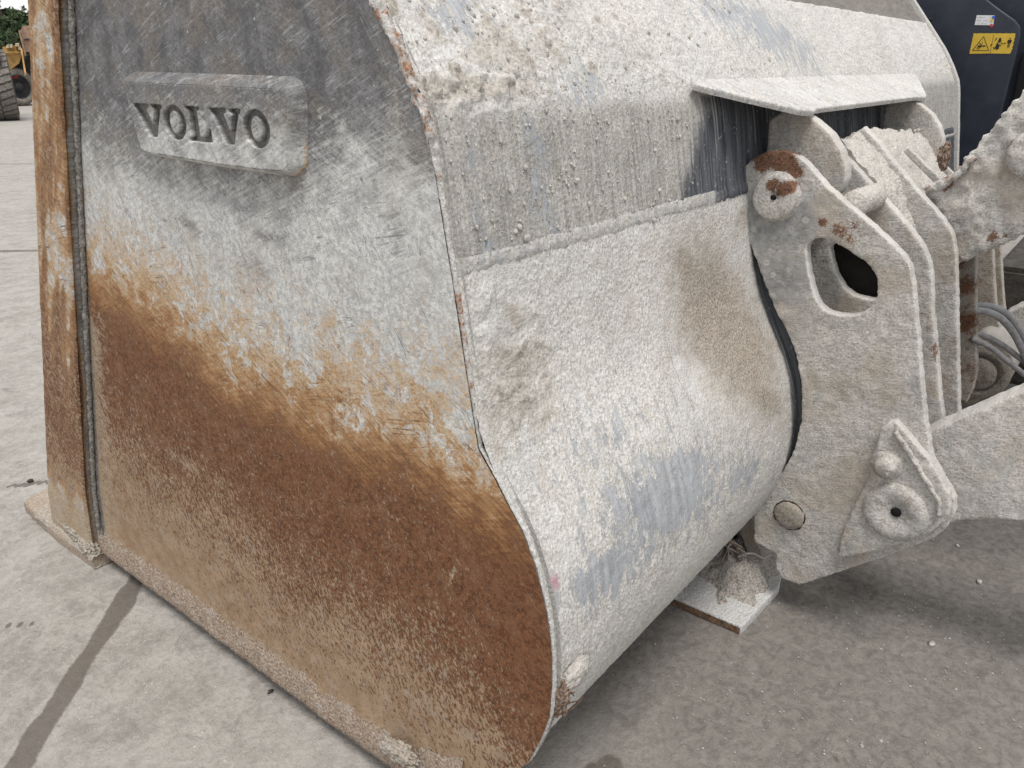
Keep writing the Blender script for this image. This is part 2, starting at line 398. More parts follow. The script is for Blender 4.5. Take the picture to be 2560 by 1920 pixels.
# ---- rear shell and other dusty, mud-splashed steel
def mat_shell():
    n = NT('dusty_shell_paint')
    cl, br, wr, mudy, thin = n.attr('clean_and_shade'), n.attr('brown'), n.attr('worn'), n.attr('mud'), n.attr('thin')
    c_ = lambda x, k: n.mul(n.sub(x, .5), k)
    big, mid, fine, grain = n.noise(4, 5), n.noise(24, 8, .68), n.noise(130, 5, .64), n.noise(360, 3, .68)
    st = n.noise(1, 6, .65, n.vec((60, 5, 5)))
    sp_ = n.noise(210, 4, .72)
    col = n.mix(n.sm(n.add(n.mul(fine, .5), n.mul(sp_, .5)), .42, .56), (.445, .43, .40), (.685, .675, .655))
    col = n.mix(n.mul(n.sm(sp_, .57, .64), .65), col, (.25, .225, .19))
    col = n.mix(n.mul(n.sm(mid, .52, .68), .45), col, (.53, .485, .42))
    col = n.mix(n.mul(n.sm(n.noise(7, 7, .7), .50, .62), .45), col, (.60, .605, .61))
    st2 = n.noise(1, 6, .65, n.vec((150, 7, 7)))
    tcol = n.mix(n.sm(n.add(n.mul(sp_, .45), n.mul(st2, .55)), .39, .61), (.245, .232, .212), (.43, .42, .395))
    tcol = n.mix(n.mul(n.sm(n.noise(70, 3, .6), .62, .70), .7), tcol, (.56, .54, .50))
    tcol = n.mix(n.mul(n.sm(mid, .52, .72), .35), tcol, (.30, .30, .30))
    col = n.mix(n.mul(thin, n.sm(n.add(st, c_(mid, .6)), .34, .60, .62, 1.)), col, tcol)
    rill = n.mul(n.sm(n.noise(1, 6, .7, n.vec((130, 9, 9), (0, 0, 0), (3, 1, 5))), .585, .66), n.sub(1., thin))
    col = n.mix(n.mul(rill, .6), col, (.25, .23, .20))
    mcol = n.mix(n.sm(n.add(n.mul(fine, .6), n.mul(grain, .4)), .36, .62), (.22, .185, .145), (.50, .465, .41))
    col = n.mix(n.mul(n.sm(n.add(mudy, n.add(c_(mid, 1.2), c_(fine, .8))), .40, .90), .75), col, mcol)
    fl = n.add(n.noise(30, 9, .74, n.vec((1.25, .6, .6))), n.add(c_(sp_, .45), c_(st, .30)))
    fw_ = n.sm(n.add(fl, n.mul(wr, .27)), .655, .70)
    wcol = n.mix(n.sm(n.add(n.mul(st, .6), n.mul(grain, .4)), .38, .62), (.235, .255, .285), (.42, .44, .465))
    col = n.mix(n.mul(fw_, .9), col, wcol)
    bcol = n.mix(n.sm(sp_, .42, .58), (.165, .132, .10), (.40, .34, .275))
    col = n.mix(n.mul(n.sm(n.add(br, n.add(c_(fine, 1.4), n.add(c_(mid, 1.0), c_(sp_, 1.0)))), .1, 1.15), .8), col, bcol)
    drip = n.noise(1, 6, .62, n.vec((80, 3.2, 3.2)))
    ccol = n.mix(n.sm(st, .35, .65), (.038, .043, .052), (.115, .124, .138))
    ccol = n.mix(n.mul(n.sm(drip, .60, .68), .8), ccol, (.36, .36, .355))
    ccol = n.mix(n.mul(n.sm(n.noise(95, 5, .68), .62, .67), .9), ccol, (.36, .36, .355))
    fc = n.sm(n.add(cl, n.add(c_(st, 1.1), n.add(c_(fine, .5), c_(mid, .4)))), .25, .80)
    col = n.mix(fc, col, ccol)
    gv = n.attr('dark')
    col = n.mix(n.sm(n.add(gv, c_(mid, .7)), .35, .7), col, n.mix(fine, (.13, .12, .105), (.30, .285, .26)))
    pk = n.attr('pink'); col = n.mix(n.mul(n.sm(n.add(pk, c_(fine, 1.2)), .45, 1.1), .45), col, (.60, .16, .20))
    keep = n.sub(1., n.mul(n.mx(fc, n.mul(fw_, .75)), .85))
    n.bump(n.mul(n.sub(n.add(n.mul(fine, .9), n.mul(grain, .7)), .8), n.mul(keep, n.sm(n.noise(6, 5, .65), .36, .66, .35, 1.))), .0038)
    n.bump(n.mul(n.sub(n.add(n.vor(150, n.vec((1, 1, .8))), n.mul(st, .35)), .5), keep), .0018)
    return n.done(col, .85, 0., .25)

# ---- hitch, arms: thick wrinkled pale cement slurry with rust showing
def mat_slurry(name='cement_slurry', tint=(1, 1, 1), k=1.0):
    n = NT(name)
    ru, ba = n.attr('rust'), n.attr('bare')
    c_ = lambda x, kk: n.mul(n.sub(x, .5), kk)
    big, mid, fine, grain = n.noise(6, 6, .6), n.noise(38, 8, .68), n.noise(160, 5, .64), n.noise(380, 3, .65)
    wr = n.noise(85, 6, .66, n.vec((1, .42, 1.25), (14, 0, 0)), 1.6)
    c1 = [a * b * k for a, b in zip((.36, .34, .31), tint)]; c2 = [min(1, a * b * k) for a, b in zip((.63, .61, .58), tint)]
    sp_ = n.noise(200, 4, .72)
    col = n.mix(n.sm(n.add(n.mul(fine, .35), n.add(n.mul(wr, .3), n.mul(sp_, .35))), .41, .56), c1, c2)
    col = n.mix(n.mul(n.sm(sp_, .58, .65), .5), col, [a * k for a in (.22, .19, .155)])
    col = n.mix(n.mul(n.sm(big, .47, .62), .55), col, [a * b * k for a, b in zip((.42, .355, .28), tint)])
    col = n.mix(n.mul(n.sm(n.noise(11, 6, .68, None, .8), .53, .63), .5), col, [a * b * k for a, b in zip((.38, .375, .37), tint)])
    col = n.mix(n.mul(n.sm(mid, .56, .70), .6), col, [a * b * k for a, b in zip((.30, .255, .205), tint)])
    bc = n.mix(n.sm(mid, .35, .65), (.20, .205, .21), (.37, .37, .365))
    bc = n.mix(n.mul(n.sm(n.add(n.vor(28, None), c_(mid, .5)), .26, .20), .75), bc, (.50, .49, .465))
    bc = n.mix(n.mul(n.sm(fine, .56, .66), .5), bc, (.14, .135, .13))
    rim = n.sm(n.add(n.attr('rim'), n.add(c_(mid, .9), c_(fine, .6))), .35, .8)
    fb = n.sm(n.add(ba, n.add(c_(mid, 1.0), c_(fine, .5))), .30, .75)
    col = n.mix(n.mul(fb, .9), col, bc)
    col = n.mix(n.mul(rim, .6), col, [min(1, a * k) for a in (.64, .63, .605)])
    rc = n.mix(n.sm(fine, .35, .65), (.070, .028, .015), (.22, .095, .042))
    fr = n.sm(n.add(ru, n.add(c_(grain, .9), n.add(c_(fine, .9), c_(mid, 1.1)))), .45, .62)
    col = n.mix(n.mul(fr, .92), col, rc)
    tiny = n.mul(n.sm(n.noise(55, 7, .72), .665, .70), .8)
    col = n.mix(tiny, col, (.24, .115, .055))
    n.bump(n.noise(34, 5, .6, None, .8), .004)
    keep = n.sub(1., n.mul(fb, .65))
    n.bump(n.mul(n.sub(n.add(n.mul(wr, .8), n.add(n.mul(fine, .6), n.mul(grain, .35))), .87), n.mul(keep, n.sm(n.noise(9, 5, .65), .36, .66, .4, 1.))), .0070)
    return n.done(col, .88, 0., .22)

def mat_mud(name='caked_mud', a=(.29, .25, .205), b=(.50, .455, .395)):
    n = NT(name); fine, mid = n.noise(170, 5, .65), n.noise(30, 6, .65)
    col = n.mix(n.sm(fine, .33, .67), a, b); col = n.mix(n.mul(n.sm(mid, .5, .7), .5), col, (.50, .48, .45))
    col = n.mix(n.mul(n.sm(n.noise(55, 6, .7), .60, .68), n.attr('rusty')), col, (.22, .10, .05))
    n.bump(n.add(fine, n.mul(n.vor(120), .7)), .005)
    return n.done(col, .92, 0., .2)

def mat_trim():
    n = NT('crusted_edge'); ru = n.attr('rust'); fine, mid = n.noise(190, 5, .65), n.noise(45, 6, .65)
    col = n.mix(n.sm(fine, .35, .65), (.42, .41, .39), (.66, .65, .63))
    col = n.mix(n.sm(n.add(ru, n.add(n.mul(n.sub(mid, .5), 1.1), n.mul(n.sub(fine, .5), .6))), .40, .62), col, n.mix(mid, (.17, .065, .028), (.40, .20, .10)))
    n.bump(n.add(fine, n.mul(mid, .8)), .004)
    return n.done(col, .9, 0., .2)

def mat_ground():
    n = NT('weathered_concrete'); st, dk = n.attr('stain'), n.attr('dirt_and_shade')
    big, mid, fine, grain = n.noise(.9, 6, .6), n.noise(7, 8, .68), n.noise(60, 6, .65), n.noise(260, 3, .6)
    fib = n.noise(30, 8, .74, None, .7)
    col = n.mix(n.sm(n.add(n.mul(mid, .5), n.mul(fib, .5)), .36, .62), (.235, .22, .20), (.395, .377, .352))
    col = n.mix(n.mul(n.sm(big, .38, .66), .45), col, (.385, .368, .345))
    col = n.mix(n.mul(n.sm(n.noise(9, 8, .72, None, .8), .54, .68), .6), col, (.20, .19, .175))
    col = n.mix(n.mul(n.sm(fine, .53, .70), .45), col, (.18, .165, .145))
    col = n.mix(n.mul(n.sm(grain, .60, .70), .5), col, (.50, .48, .45))
    col = n.mix(n.sm(n.noise(210, 2, .5), .69, .72), col, (.62, .60, .57))
    crk = n.mul(n.sm(n.math('ABSOLUTE', n.sub(n.noise(1.7, 7, .66, None, .6), .5)), .004, .0015), n.sm(n.noise(1.1, 3), .50, .56))
    col = n.mix(n.mul(crk, .7), col, (.10, .09, .08))
    fd = n.sm(n.add(dk, n.mul(n.sub(mid, .5), .8)), .15, .95)
    col = n.mix(n.mul(fd, .74), col, n.mix(n.sm(n.add(n.mul(fib, .6), n.mul(fine, .4)), .38, .62), (.088, .081, .073), (.182, .168, .150)))
    fs = n.sm(n.add(st, n.add(n.mul(n.sub(mid, .5), .8), n.mul(n.sub(fine, .5), .25))), .38, .62)
    col = n.mix(n.mul(fs, .82), col, n.mix(fine, (.085, .072, .06), (.135, .115, .095)))
    n.bump(n.add(mid, n.mul(fine, .35)), .007)
    n.bump(n.add(fine, n.mul(grain, .4)), .0028)
    return n.done(col, n.sm(fs, 0, 1, .85, .62), 0., .3)

M_SIDE, M_SHELL, M_SLURRY, M_MUD, M_TRIM, M_GROUND = mat_side(), mat_shell(), mat_slurry(), mat_mud(), mat_trim(), mat_ground()
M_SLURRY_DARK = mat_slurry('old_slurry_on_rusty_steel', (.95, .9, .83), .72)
M_ARM = mat_slurry('white_slurry', (1, 1, 1.0), 1.12)
M_DUST = mat_mud('pale_settled_dust', (.46, .43, .39), (.64, .62, .585))

# ------------------------------------------------------------------ ground
def axis(lo, hi, near0, near1, d, g=1.22):
    a = list(np.arange(near0, near1, d)); s = d; x = a[-1]
    while x < hi: s *= g; x += s; a.append(x)
    s = d; x = a[0]; b = []
    while x > lo: s *= g; x -= s; b.append(x)
    return np.array(b[::-1] + a)
def segd(P, a, b):
    a = np.array(a); b = np.array(b); ab = b - a; t = np.clip(((P - a) @ ab) / (ab @ ab), 0, 1)
    return np.linalg.norm(P - a - t[:, None] * ab, axis=1)
gx = axis(-500, 500, -.6, 3.6, .022); gy = axis(-500, 500, -1.2, 4.2, .022)
GX, GY = np.meshgrid(gx, gy); GP = np.c_[GX.ravel(), GY.ravel()]
q3 = np.c_[GP, np.zeros(len(GP))]
near = sstep(14, 4, np.abs(GP).max(1))
gz = (fbm(q3, 1.1, 3) * .004 + fbm(q3, 9, 4) * .0022) * near
wobl = fbm(q3, 7, 3) * .022
stain = .85 * sstep(.056, .008, segd(GP, (.95, 2.27), (.05, 1.48)) + wobl * .7)
for p, r in (((1292, 1596), .016), ((1320, 1652), .040), ((1280, 1668), .03), ((1800, 1640), .02)):
    c = on(2, 0, D(*p))[:2]; stain = np.maximum(stain, .72 * sstep(r * 1.3, r * .6, np.linalg.norm(GP - c, axis=1) + wobl * .5))
for p, w in (((40, 1350), (.05, .012)), ((585, 1494), (.012, .012)), ((60, 1045), (.10, .015))):
    c = on(2, 0, D(*p))[:2]; e = (GP - c) @ np.array([[.8, .6], [-.6, .8]]); stain = np.maximum(stain, .9 * sstep(1.3, .6, np.hypot(e[:, 0] / w[0], e[:, 1] / w[1]) + wobl * 12))
dirt_and_shade = sstep(2.4, -.2, GP[:, 1] - .35 * (GP[:, 0] - 1.2)) * sstep(.6, 1.6, GP[:, 0] + .2 * GP[:, 1]) * near  # shade behind the bucket painted into the ground along with dirt
c = on(2, 0, D(2170, 590))[:2]
for (dx, dy, r) in ((0, 0, .28),): stain = np.maximum(stain, sstep(1.2, .7, np.hypot((GP[:, 0] - c[0]) / .9, (GP[:, 1] - c[1]) / .22)))
ground = mk('ground', np.c_[GP, gz], grid_faces(len(gy), len(gx)), M_GROUND, None, {'stain': stain, 'dirt_and_shade': dirt_and_shade})
tag(ground, kind='structure')
m_joint = plain('joint_sealant', (.075, .065, .055), .9, .4, 60)
for p, a in ((D(40, 543), AZ + math.pi / 2 + .12), (D(30, 355), AZ + math.pi / 2 + .05)):
    c = on(2, 0, p)[:2]; d = np.array([-math.sin(AZ), math.cos(AZ)]); d = np.array([math.cos(a), math.sin(a)]); nn = np.array([-d[1], d[0]])
    n_ = 60; tt = np.linspace(-6, 9, n_); w = .012
    V = []
    for k, t in enumerate(tt):
        j = .01 * math.sin(k * 1.7) + .006 * math.sin(k * 4.1); q = c + d * t + nn * j
        for sgn in (-1, 1): V.append((*(q + nn * w * sgn), .0105 if abs(t) < 20 else 0))
    V = np.array(V); o = mk('joint_strip', V, grid_faces(n_, 2), m_joint); tag(o, kind='structure')

# ------------------------------------------------------------------ the bucket
XP = .85                              # outer face of its near side plate
XF = 4.5                              # far side plate
bucket = empty('loader_bucket', (XP, 1.5, 0), 'huge dust-caked steel wheel loader bucket with rust-brown side plate, resting on the concrete', 'loader bucket')
rear_px = [(930,0),(963,63),(997,139),(1027,211),(1052,270),(1069,338),(1081,401),(1098,506),(1115,612),(1130,700),(1157,880),(1195,1122),
           (1238,1200),(1264,1252),(1308,1335),(1338,1417),(1360,1504),(1373,1573),(1379,1643),(1379,1721),(1373,1795),(1351,1851),(1321,1907)]
RP = yz(XP, rear_px)
RP = np.vstack([[1.13, 1.83], RP, [[.70, .225], [.76, .155], [.85, .095], [.97, .06], [1.10, .05]]])
# ---- rear shell, swept across the width
def profile():
    P = np.vstack([RP, [[1.4, .048], [1.9, .048], [2.42, .048]]])
    P = P.copy(); P[:, 0] += .006                        # the side plate stands a finger's width proud of it
    return P
prof = profile()
zc = lambda y0: 0
# bend line and seam positions along the profile
ds = .0052
PR = resample(chaikin(np.vstack([prof[:2], resample(prof[1:], .03)[1:]]), 2, False), ds)
_k = np.exp(-.5 * (np.arange(-45, 46) / 15.) ** 2); _k /= _k.sum()
_pad = np.vstack([np.repeat(PR[:1], 45, 0), PR, np.repeat(PR[-1:], 45, 0)])
_sm = np.stack([np.convolve(_pad[:, k], _k, 'valid') for k in (0, 1)], 1)
_i0 = np.argmin((PR[:, 0] - .80) ** 2 + (PR[:, 1] - 1.198) ** 2)
_w = sstep(_i0 + 6, _i0 + 40, np.arange(len(PR)))[:, None] * sstep(len(PR) - 2, len(PR) - 60, np.arange(len(PR)))[:, None]
PR = resample(PR * (1 - _w) + _sm * _w, ds)
Ltot = np.arange(len(PR)) * ds
T = np.gradient(PR, axis=0); T /= np.linalg.norm(T, axis=1)[:, None]
Nn = np.stack([T[:, 1], -T[:, 0]], 1)                     # outward: check sign so that rear (-y) is out
if Nn[len(Nn) // 3, 0] > 0: Nn = -Nn
s_of = lambda y, z: Ltot[np.argmin((PR[:, 0] - y) ** 2 + (PR[:, 1] - z) ** 2)]
S_CREST = s_of(.855, 1.455); S_SEAM = s_of(*(yz(XP, [(1130, 695)])[0] + (.01, 0)))
S_SPILL = Ltot[np.argmin(np.abs(PR[:, 1] - 1.691))]
vis = PR[:, 1] > .02
xs = [XP + .006]
while xs[-1] < XF - .02: xs.append(xs[-1] + (.0056 if xs[-1] < 2.2 else min(.016, .0056 + (xs[-1] - 2.2) * .03)))
xs = np.array(xs + [XF])
SX, SI = np.meshgrid(xs, np.arange(len(PR)))
yy = PR[SI, 0]; zz = PR[SI, 1]; ss = Ltot[SI]
P0 = np.stack([SX, yy, zz], -1).reshape(-1, 3); X_ = SX.ravel(); S_ = ss.ravel()
def shell_at(p):                       # ray from the camera to the undisplaced shell -> (x, s)
    d = ray(p); best = None
    o2 = _C[1:]; d2 = d[1:]
    for i in range(0, len(PR) - 3, 3):
        a = PR[i]; b = PR[i + 3]; e = b - a; den = d2[0] * e[1] - d2[1] * e[0]
        if abs(den) < 1e-12: continue
        w = a - o2; t = (w[0] * e[1] - w[1] * e[0]) / den; u = (w[0] * d2[1] - w[1] * d2[0]) / den
        if t > 0 and 0 <= u <= 1 and d[0] * t > XP and (best is None or t < best[0]): best = (t, d[0] * t, Ltot[i] + u * 3 * ds)
    return np.array(best[1:])
def ell(pc, pa, pb, k=1.0):            # soft elliptical patch on the shell given by three pixels (display scale)
    c, a, b = shell_at(D(*pc)), shell_at(D(*pa)), shell_at(D(*pb))
    Mx = np.linalg.inv(np.stack([a - c, b - c], 1)); uv = (np.stack([X_, S_], 1) - c) @ Mx.T
    return k * np.exp(-(np.linalg.norm(uv, axis=1) ** 2) * .9)
slope = sstep(S_CREST + .02, S_CREST - .03, S_); midp = sstep(S_CREST, S_CREST + .05, S_) * sstep(S_SEAM + .01, S_SEAM - .01, S_); low = sstep(S_SEAM, S_SEAM + .02, S_)
f1 = fbm(P0, 9, 3, .5); f2 = fbm(P0, 34, 4, .55, 5.); f3 = fbm(P0 * (1, .55, .55), 95, 3, .6, 9.)
f5 = fbm(P0, 48, 4, .6, 41.)
f4 = fbm(np.c_[X_, S_, 0 * X_] * (1, .22, 1), 90, 3, .55, 3.)
nearc = sstep(2.1, .9, X_)
clump = np.clip(fbm(P0, 16, 4, .6, 21.) - .10, 0, 1)
crestmud = np.exp(-((S_ - S_CREST + .012) / .035) ** 2) * sstep(1.35, 1.05, X_)
bare_up = np.maximum(ell((990, 25), (1060, 15), (1010, 95)), ell((1245, 190), (1310, 185), (1250, 235)))
bare_up = np.maximum(bare_up, ell((1640, 60), (1700, 50), (1760, 150), 1.05))
disp = slope * (.0030 * f3 + .0035 * np.clip(f5, -.2, 1) + .010 * clump * np.clip(.5 + f5, 0, 1.4) * (.25 + nearc) + .002) * (1 - .85 * np.clip(bare_up * 1.3, 0, 1))
disp += crestmud * np.clip(.003 + .014 * f5 + .008 * f1, 0, .016)
spl = np.clip(fbm(P0, 60, 2, .5, 31.) - .34, 0, 1)
disp += midp * (.0007 * f4 + .0008 * f3 + .0016 * np.clip(f5, 0, 1))
thick = np.maximum(ell((1110, 830), (1230, 830), (1110, 1000)), ell((1090, 690), (1170, 690), (1100, 760), .8))
disp += low * (.0014 * f3 + .0013 * f2 + thick * (.002 + .007 * np.clip(f5 + .15, 0, 1)))
clean_and_shade = np.zeros(len(X_))
cb_t, cb_b = shell_at(D(1512, 232)), shell_at(D(1452, 455))       # left border of the clean, sheltered field
xl = np.interp(S_, [cb_t[1], cb_b[1]], [cb_t[0], cb_b[0]])
clean_and_shade = sstep(-.10, .13, X_ - xl) * sstep(S_CREST + .005, S_CREST + .03, S_) * sstep(S_SEAM + .03, S_SEAM - .015, S_) * sstep(4.0, 3.7, X_)
clean_and_shade = np.maximum(clean_and_shade, .95 * sstep(1.945, 2.03, X_) * sstep(S_SEAM, S_SEAM + .03, S_))   # shade of the gap behind the hitch plates, painted dark
disp *= (1 - .8 * clean_and_shade)
brown = np.maximum.reduce([ell((1565, 710), (1640, 680), (1650, 880), 1.5), ell((1490, 590), (1530, 590), (1520, 660), 1.1), ell((1640, 850), (1690, 850), (1665, 910), 1.2)])
brown = np.maximum(brown, .55 * sstep(S_SEAM + .02, S_SEAM + .06, S_) * sstep(S_SEAM + .22, S_SEAM + .05, S_) * sstep(1.6, 1.95, X_))
worn = np.maximum.reduce([ell((1450, 1075), (1570, 1040), (1430, 1190), 1.15), ell((1310, 1235), (1400, 1200), (1300, 1310), 1.05), ell((1610, 1020), (1650, 1000), (1600, 1070), .95),
                          ell((1300, 950), (1400, 940), (1290, 1050), .55), .05 * low, .06 * midp, bare_up * .9])
worn = np.maximum(worn, .75 * midp * np.maximum(np.exp(-((X_ - shell_at(D(1170, 400))[0]) / .045) ** 2), np.exp(-((X_ - shell_at(D(1040, 450))[0]) / .02) ** 2)))
mud = np.maximum.reduce([clump * 2.2 * slope * nearc, crestmud * .8, thick * .85, .10 * midp])
mud = np.maximum(mud, ell((1090, 110), (1200, 110), (1110, 190), .8) * slope)
darkg = sstep(S_SPILL + .004, S_SPILL - .004, S_)
disp += -.012 * darkg * 0 + .006 * darkg * f4
thin = midp * .95
pink = ell((1197, 1258), (1212, 1256), (1199, 1285), 1.1)
N3 = np.stack([np.zeros(len(X_)), Nn[SI, 0].ravel(), Nn[SI, 1].ravel()], 1)
VO = P0 + N3 * (disp - .010 * sstep(S_SPILL + .002, S_SPILL - .002, S_))[:, None]
nO = len(VO)
FO = grid_faces(len(PR), len(xs))
# inner skin, coarse
ii = np.arange(0, len(PR), 8); xi = np.array([XP + .02, XF - .02]); IX, IY = np.meshgrid(xi, ii)
VI = np.stack([IX, PR[IY, 0] - Nn[IY, 0] * .03, PR[IY, 1] - Nn[IY, 1] * .03], -1).reshape(-1, 3)
FI = grid_faces(len(ii), 2, True, nO)
z0 = np.zeros(len(VI))
at = {k: np.concatenate([v, z0]) for k, v in dict(clean_and_shade=clean_and_shade, brown=brown, worn=worn, mud=mud, dark=darkg * .8, pink=pink, thin=thin).items()}
mk('rear_shell', np.vstack([VO, VI]), np.vstack([FO, FI]), M_SHELL, bucket, at)
# ---- weld strip along the seam
i0 = int(round(S_SEAM / ds)); w0 = PR[i0]; wn_ = Nn[i0]; wt = T[i0]
xw = np.concatenate([np.arange(XP + .004, 2.1, .006), np.arange(2.1, XF, .03)])
cross = [(-.016, .0), (-.011, .0014), (-.006, .0021), (.0, .0024), (.005, .0021), (.009, .0012), (.014, -.0006)]
V = []
for x in xw:
    for a, b in cross: V.append((x, *(w0 + wt * (a - .006) + wn_ * b)))
V = np.array(V); V[:, 1:] += wn_ * (fbm(V, 60, 4, .55, 2.)[:, None] * .0022) + wt * (fbm(V, 14, 3, .5, 8.)[:, None] * .004)
wx = V[:, 0]
mk('weld_seam', V, grid_faces(len(xw), len(cross)), M_SHELL, bucket, {'clean_and_shade': .9 * sstep(1.72, 1.85, wx) , 'brown': 0 * wx, 'worn': .35 + 0 * wx, 'mud': .15 + 0 * wx, 'dark': 0 * wx, 'pink': 0 * wx, 'thin': .45 + 0 * wx})

# ---- clods of mud sticking to the shell
rc_ = random.Random(44); Vc = []; Fc_ = []
ico = bmesh.new(); bmesh.ops.create_icosphere(ico, subdivisions=1, radius=1.0); IV = np.array([v.co[:] for v in ico.verts]); IF = [[v.index for v in f.verts] for f in ico.faces]; ico.free()
for k in range(500):
    if k < 190: x_ = XP + .03 + .80 * rc_.random(); s_ = S_CREST + .03 + (S_SEAM - S_CREST - .04) * rc_.random() ** 1.3; r_ = .0016 + .0036 * rc_.random() ** 4
    elif k < 460: x_ = XP + .03 + (.45 if k < 360 else 1.4) * rc_.random(); s_ = S_CREST - .26 * rc_.random() ** 1.5 + .01; r_ = .0018 + .0045 * rc_.random() ** 3
    else: c0 = shell_at(D(*rc_.choice([(1412, 458), (1320, 405), (1225, 395), (1118, 505), (1650, 130), (1110, 150)]))); x_, s_ = c0[0] + rc_.gauss(0, .018), c0[1] + rc_.gauss(0, .018); r_ = .002 + .005 * rc_.random() ** 2
    i_ = min(len(PR) - 1, max(0, int(s_ / ds))); ctr = np.array([x_, PR[i_, 0] + Nn[i_, 0] * (r_ * .2 + .001), PR[i_, 1] + Nn[i_, 1] * (r_ * .2 + .001)])
    W_ = IV * r_ * np.array([rc_.uniform(.7, 1.2), rc_.uniform(.8, 1.1), rc_.uniform(.9, 1.7)]) * (1 + .25 * np.array([rc_.uniform(-1, 1) for _ in range(len(IV))]))[:, None]
    n0 = len(Vc); Vc += (W_ + ctr).tolist(); Fc_ += [[a + n0 for a in f] for f in IF]
tag(mk('mud_clods', np.array(Vc), Fc_, M_DUST, bucket, {'rusty': np.zeros(len(Vc))}), kind='stuff')
# ---- near side plate
zr = np.concatenate([np.arange(.05, .30, .008), np.arange(.30, 1.84, .0055)])
nxp = 330
def rear_y(z): return np.interp(z, RP[::-1, 1], RP[::-1, 0])
bar_in = [(.118, 2.31 + .02), (1.637, 1.869)]             # foot of the bar on the plate (z, y)
yb = lambda z: np.interp(z, [.05, .277, 1.628, 1.9], [2.345, 2.31, 1.869, 1.78])
V = []
u = np.linspace(0, 1, nxp)
Zg = np.repeat(zr[:, None], nxp, 1); Yg = rear_y(zr)[:, None] * (1 - u) + (yb(zr) + .10)[:, None] * u
Y_, Z_ = Yg.ravel(), Zg.ravel()
PPt = np.c_[np.full(len(Y_), XP), Y_, Z_]
rb = yz(XP, [D(*p) for p in [(180,545),(230,582),(330,625),(420,715),(500,755),(580,800),(680,835),(760,868),(850,905),(930,940),(1000,968),(1036,985)]])
rb = rb[np.argsort(rb[:, 0])]
zb = np.interp(Y_, rb[:, 0], rb[:, 1])
rust_depth = np.clip(zb - Z_, -.6, .8)
dust = sstep(.78, .06, Z_ - .10 * (Y_ - 1.5)) * 1.05 - .55 * np.exp(-((Y_ - rear_y(Z_)) / .11) ** 2) * sstep(.15, .55, Z_)
dust = dust + .10
wl = yz(XP, [D(*p) for p in [(170,280),(260,330),(330,360),(480,400),(640,400),(760,330),(860,290),(930,330)]]); wl = wl[np.argsort(wl[:, 0])]
steel = .5 + (Z_ - np.interp(Y_, wl[:, 0], wl[:, 1])) * 4.2
steel = np.clip(steel, -.2, 1.15)
def pell(c, a, b, k=1.):
    c, a, b = [yz(XP, [D(*p)])[0] for p in (c, a, b)]
    Mx = np.linalg.inv(np.stack([a - c, b - c], 1)); uv = (np.stack([Y_, Z_], 1) - c) @ Mx.T
    return k * np.exp(-(uv ** 2).sum(1))
steel = np.maximum(steel, np.maximum.reduce([pell((590, 515), (640, 530), (585, 532), .55), pell((420, 490), (470, 520), (415, 505), .5), pell((900, 330), (930, 330), (900, 380), .6), pell((860, 520), (900, 520), (860, 600), .42), pell((550, 580), (600, 600), (550, 610), .35)]))
tanm = np.maximum.reduce([pell((400, 1000), (450, 1040), (408, 985), .62), pell((985, 1235), (995, 1205), (1000, 1245), .0), .8 * np.exp(-((Y_ - yb(Z_)) / .11) ** 2) * sstep(1.02, .85, Z_)])
tanm = np.maximum(tanm, pell((480, 1050), (512, 1075), (487, 1040), .55))
yel = pell((978, 1240), (990, 1205), (984, 1243), .75); tanm = np.maximum(tanm, yel)
grime_and_shade = .85 * np.exp(-(np.clip(yb(Z_) - Y_, 0, 1) / .022) ** 2)  # groove shadow painted together with grime along the foot of the bar
grime_and_shade = np.maximum(grime_and_shade, pell((672, 215), (690, 215), (672, 240), .8))
mudlow = sstep(.19, .10, Z_ - .012 * np.sin(Y_ * 9)) 
tanm = np.maximum(tanm, mudlow * .62)
dx = -.0006 * fbm(PPt, 40, 3) - mudlow * np.clip(.002 + .004 * fbm(PPt, 85, 4, .6), 0, .02) - .004 * sstep(.17, .06, Z_)
PPt[:, 0] += dx
at = dict(rust_depth=rust_depth, dust=dust, steel=steel, tan=tanm, grime_and_shade=grime_and_shade)
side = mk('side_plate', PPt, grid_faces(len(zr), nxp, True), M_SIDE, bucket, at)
def side_attrs(V, rust=None):
    V = np.asarray(V); y, z = V[:, 1], V[:, 2]
    r = np.interp(y, rb[:, 0], rb[:, 1]) - z
    st = np.clip(.5 + (z - np.interp(y, wl[:, 0], wl[:, 1])) * 4.2, -.2, 1.15)
    return r, st
# back skin of the plate
slabV = resample(np.vstack([RP, [[2.36, .05]], [[1.80, 1.83]]]), .05, True)
V = np.c_[np.full(len(slabV), XP + .028), slabV]; mk('side_plate_inner_face', V, [list(range(len(V)))], M_TRIM, bucket, {'rust': np.full(len(V), .1)}, False)

# ---- caked rim along the rear edge of the side plate
ER = resample(RP[:-3], .0045)
n_e = len(ER); te = np.gradient(ER, axis=0); te /= np.linalg.norm(te, axis=1)[:, None]; ne = np.stack([te[:, 1], -te[:, 0]], 1)
if ne[n_e // 3, 0] > 0: ne = -ne
a = np.linspace(0, 2 * math.pi, 14, endpoint=False)
q = np.c_[np.full(n_e, 1.), ER]
up_ = sstep(1.30, 1.46, ER[:, 1])
rad = .0030 + .0034 * up_
V = (np.c_[np.full(n_e, XP + .010), ER - ne * .002][:, None] + np.stack([np.repeat((np.cos(a) * 1.9)[None], n_e, 0) * rad[:, None], np.sin(a)[None] * rad[:, None] * ne[:, :1], np.sin(a)[None] * rad[:, None] * ne[:, 1:]], -1)).reshape(-1, 3)
uu = np.repeat(up_, 14); f = fbm(V, 70, 4, .6, 4.); g = fbm(V, 22, 3, .6, 14.)
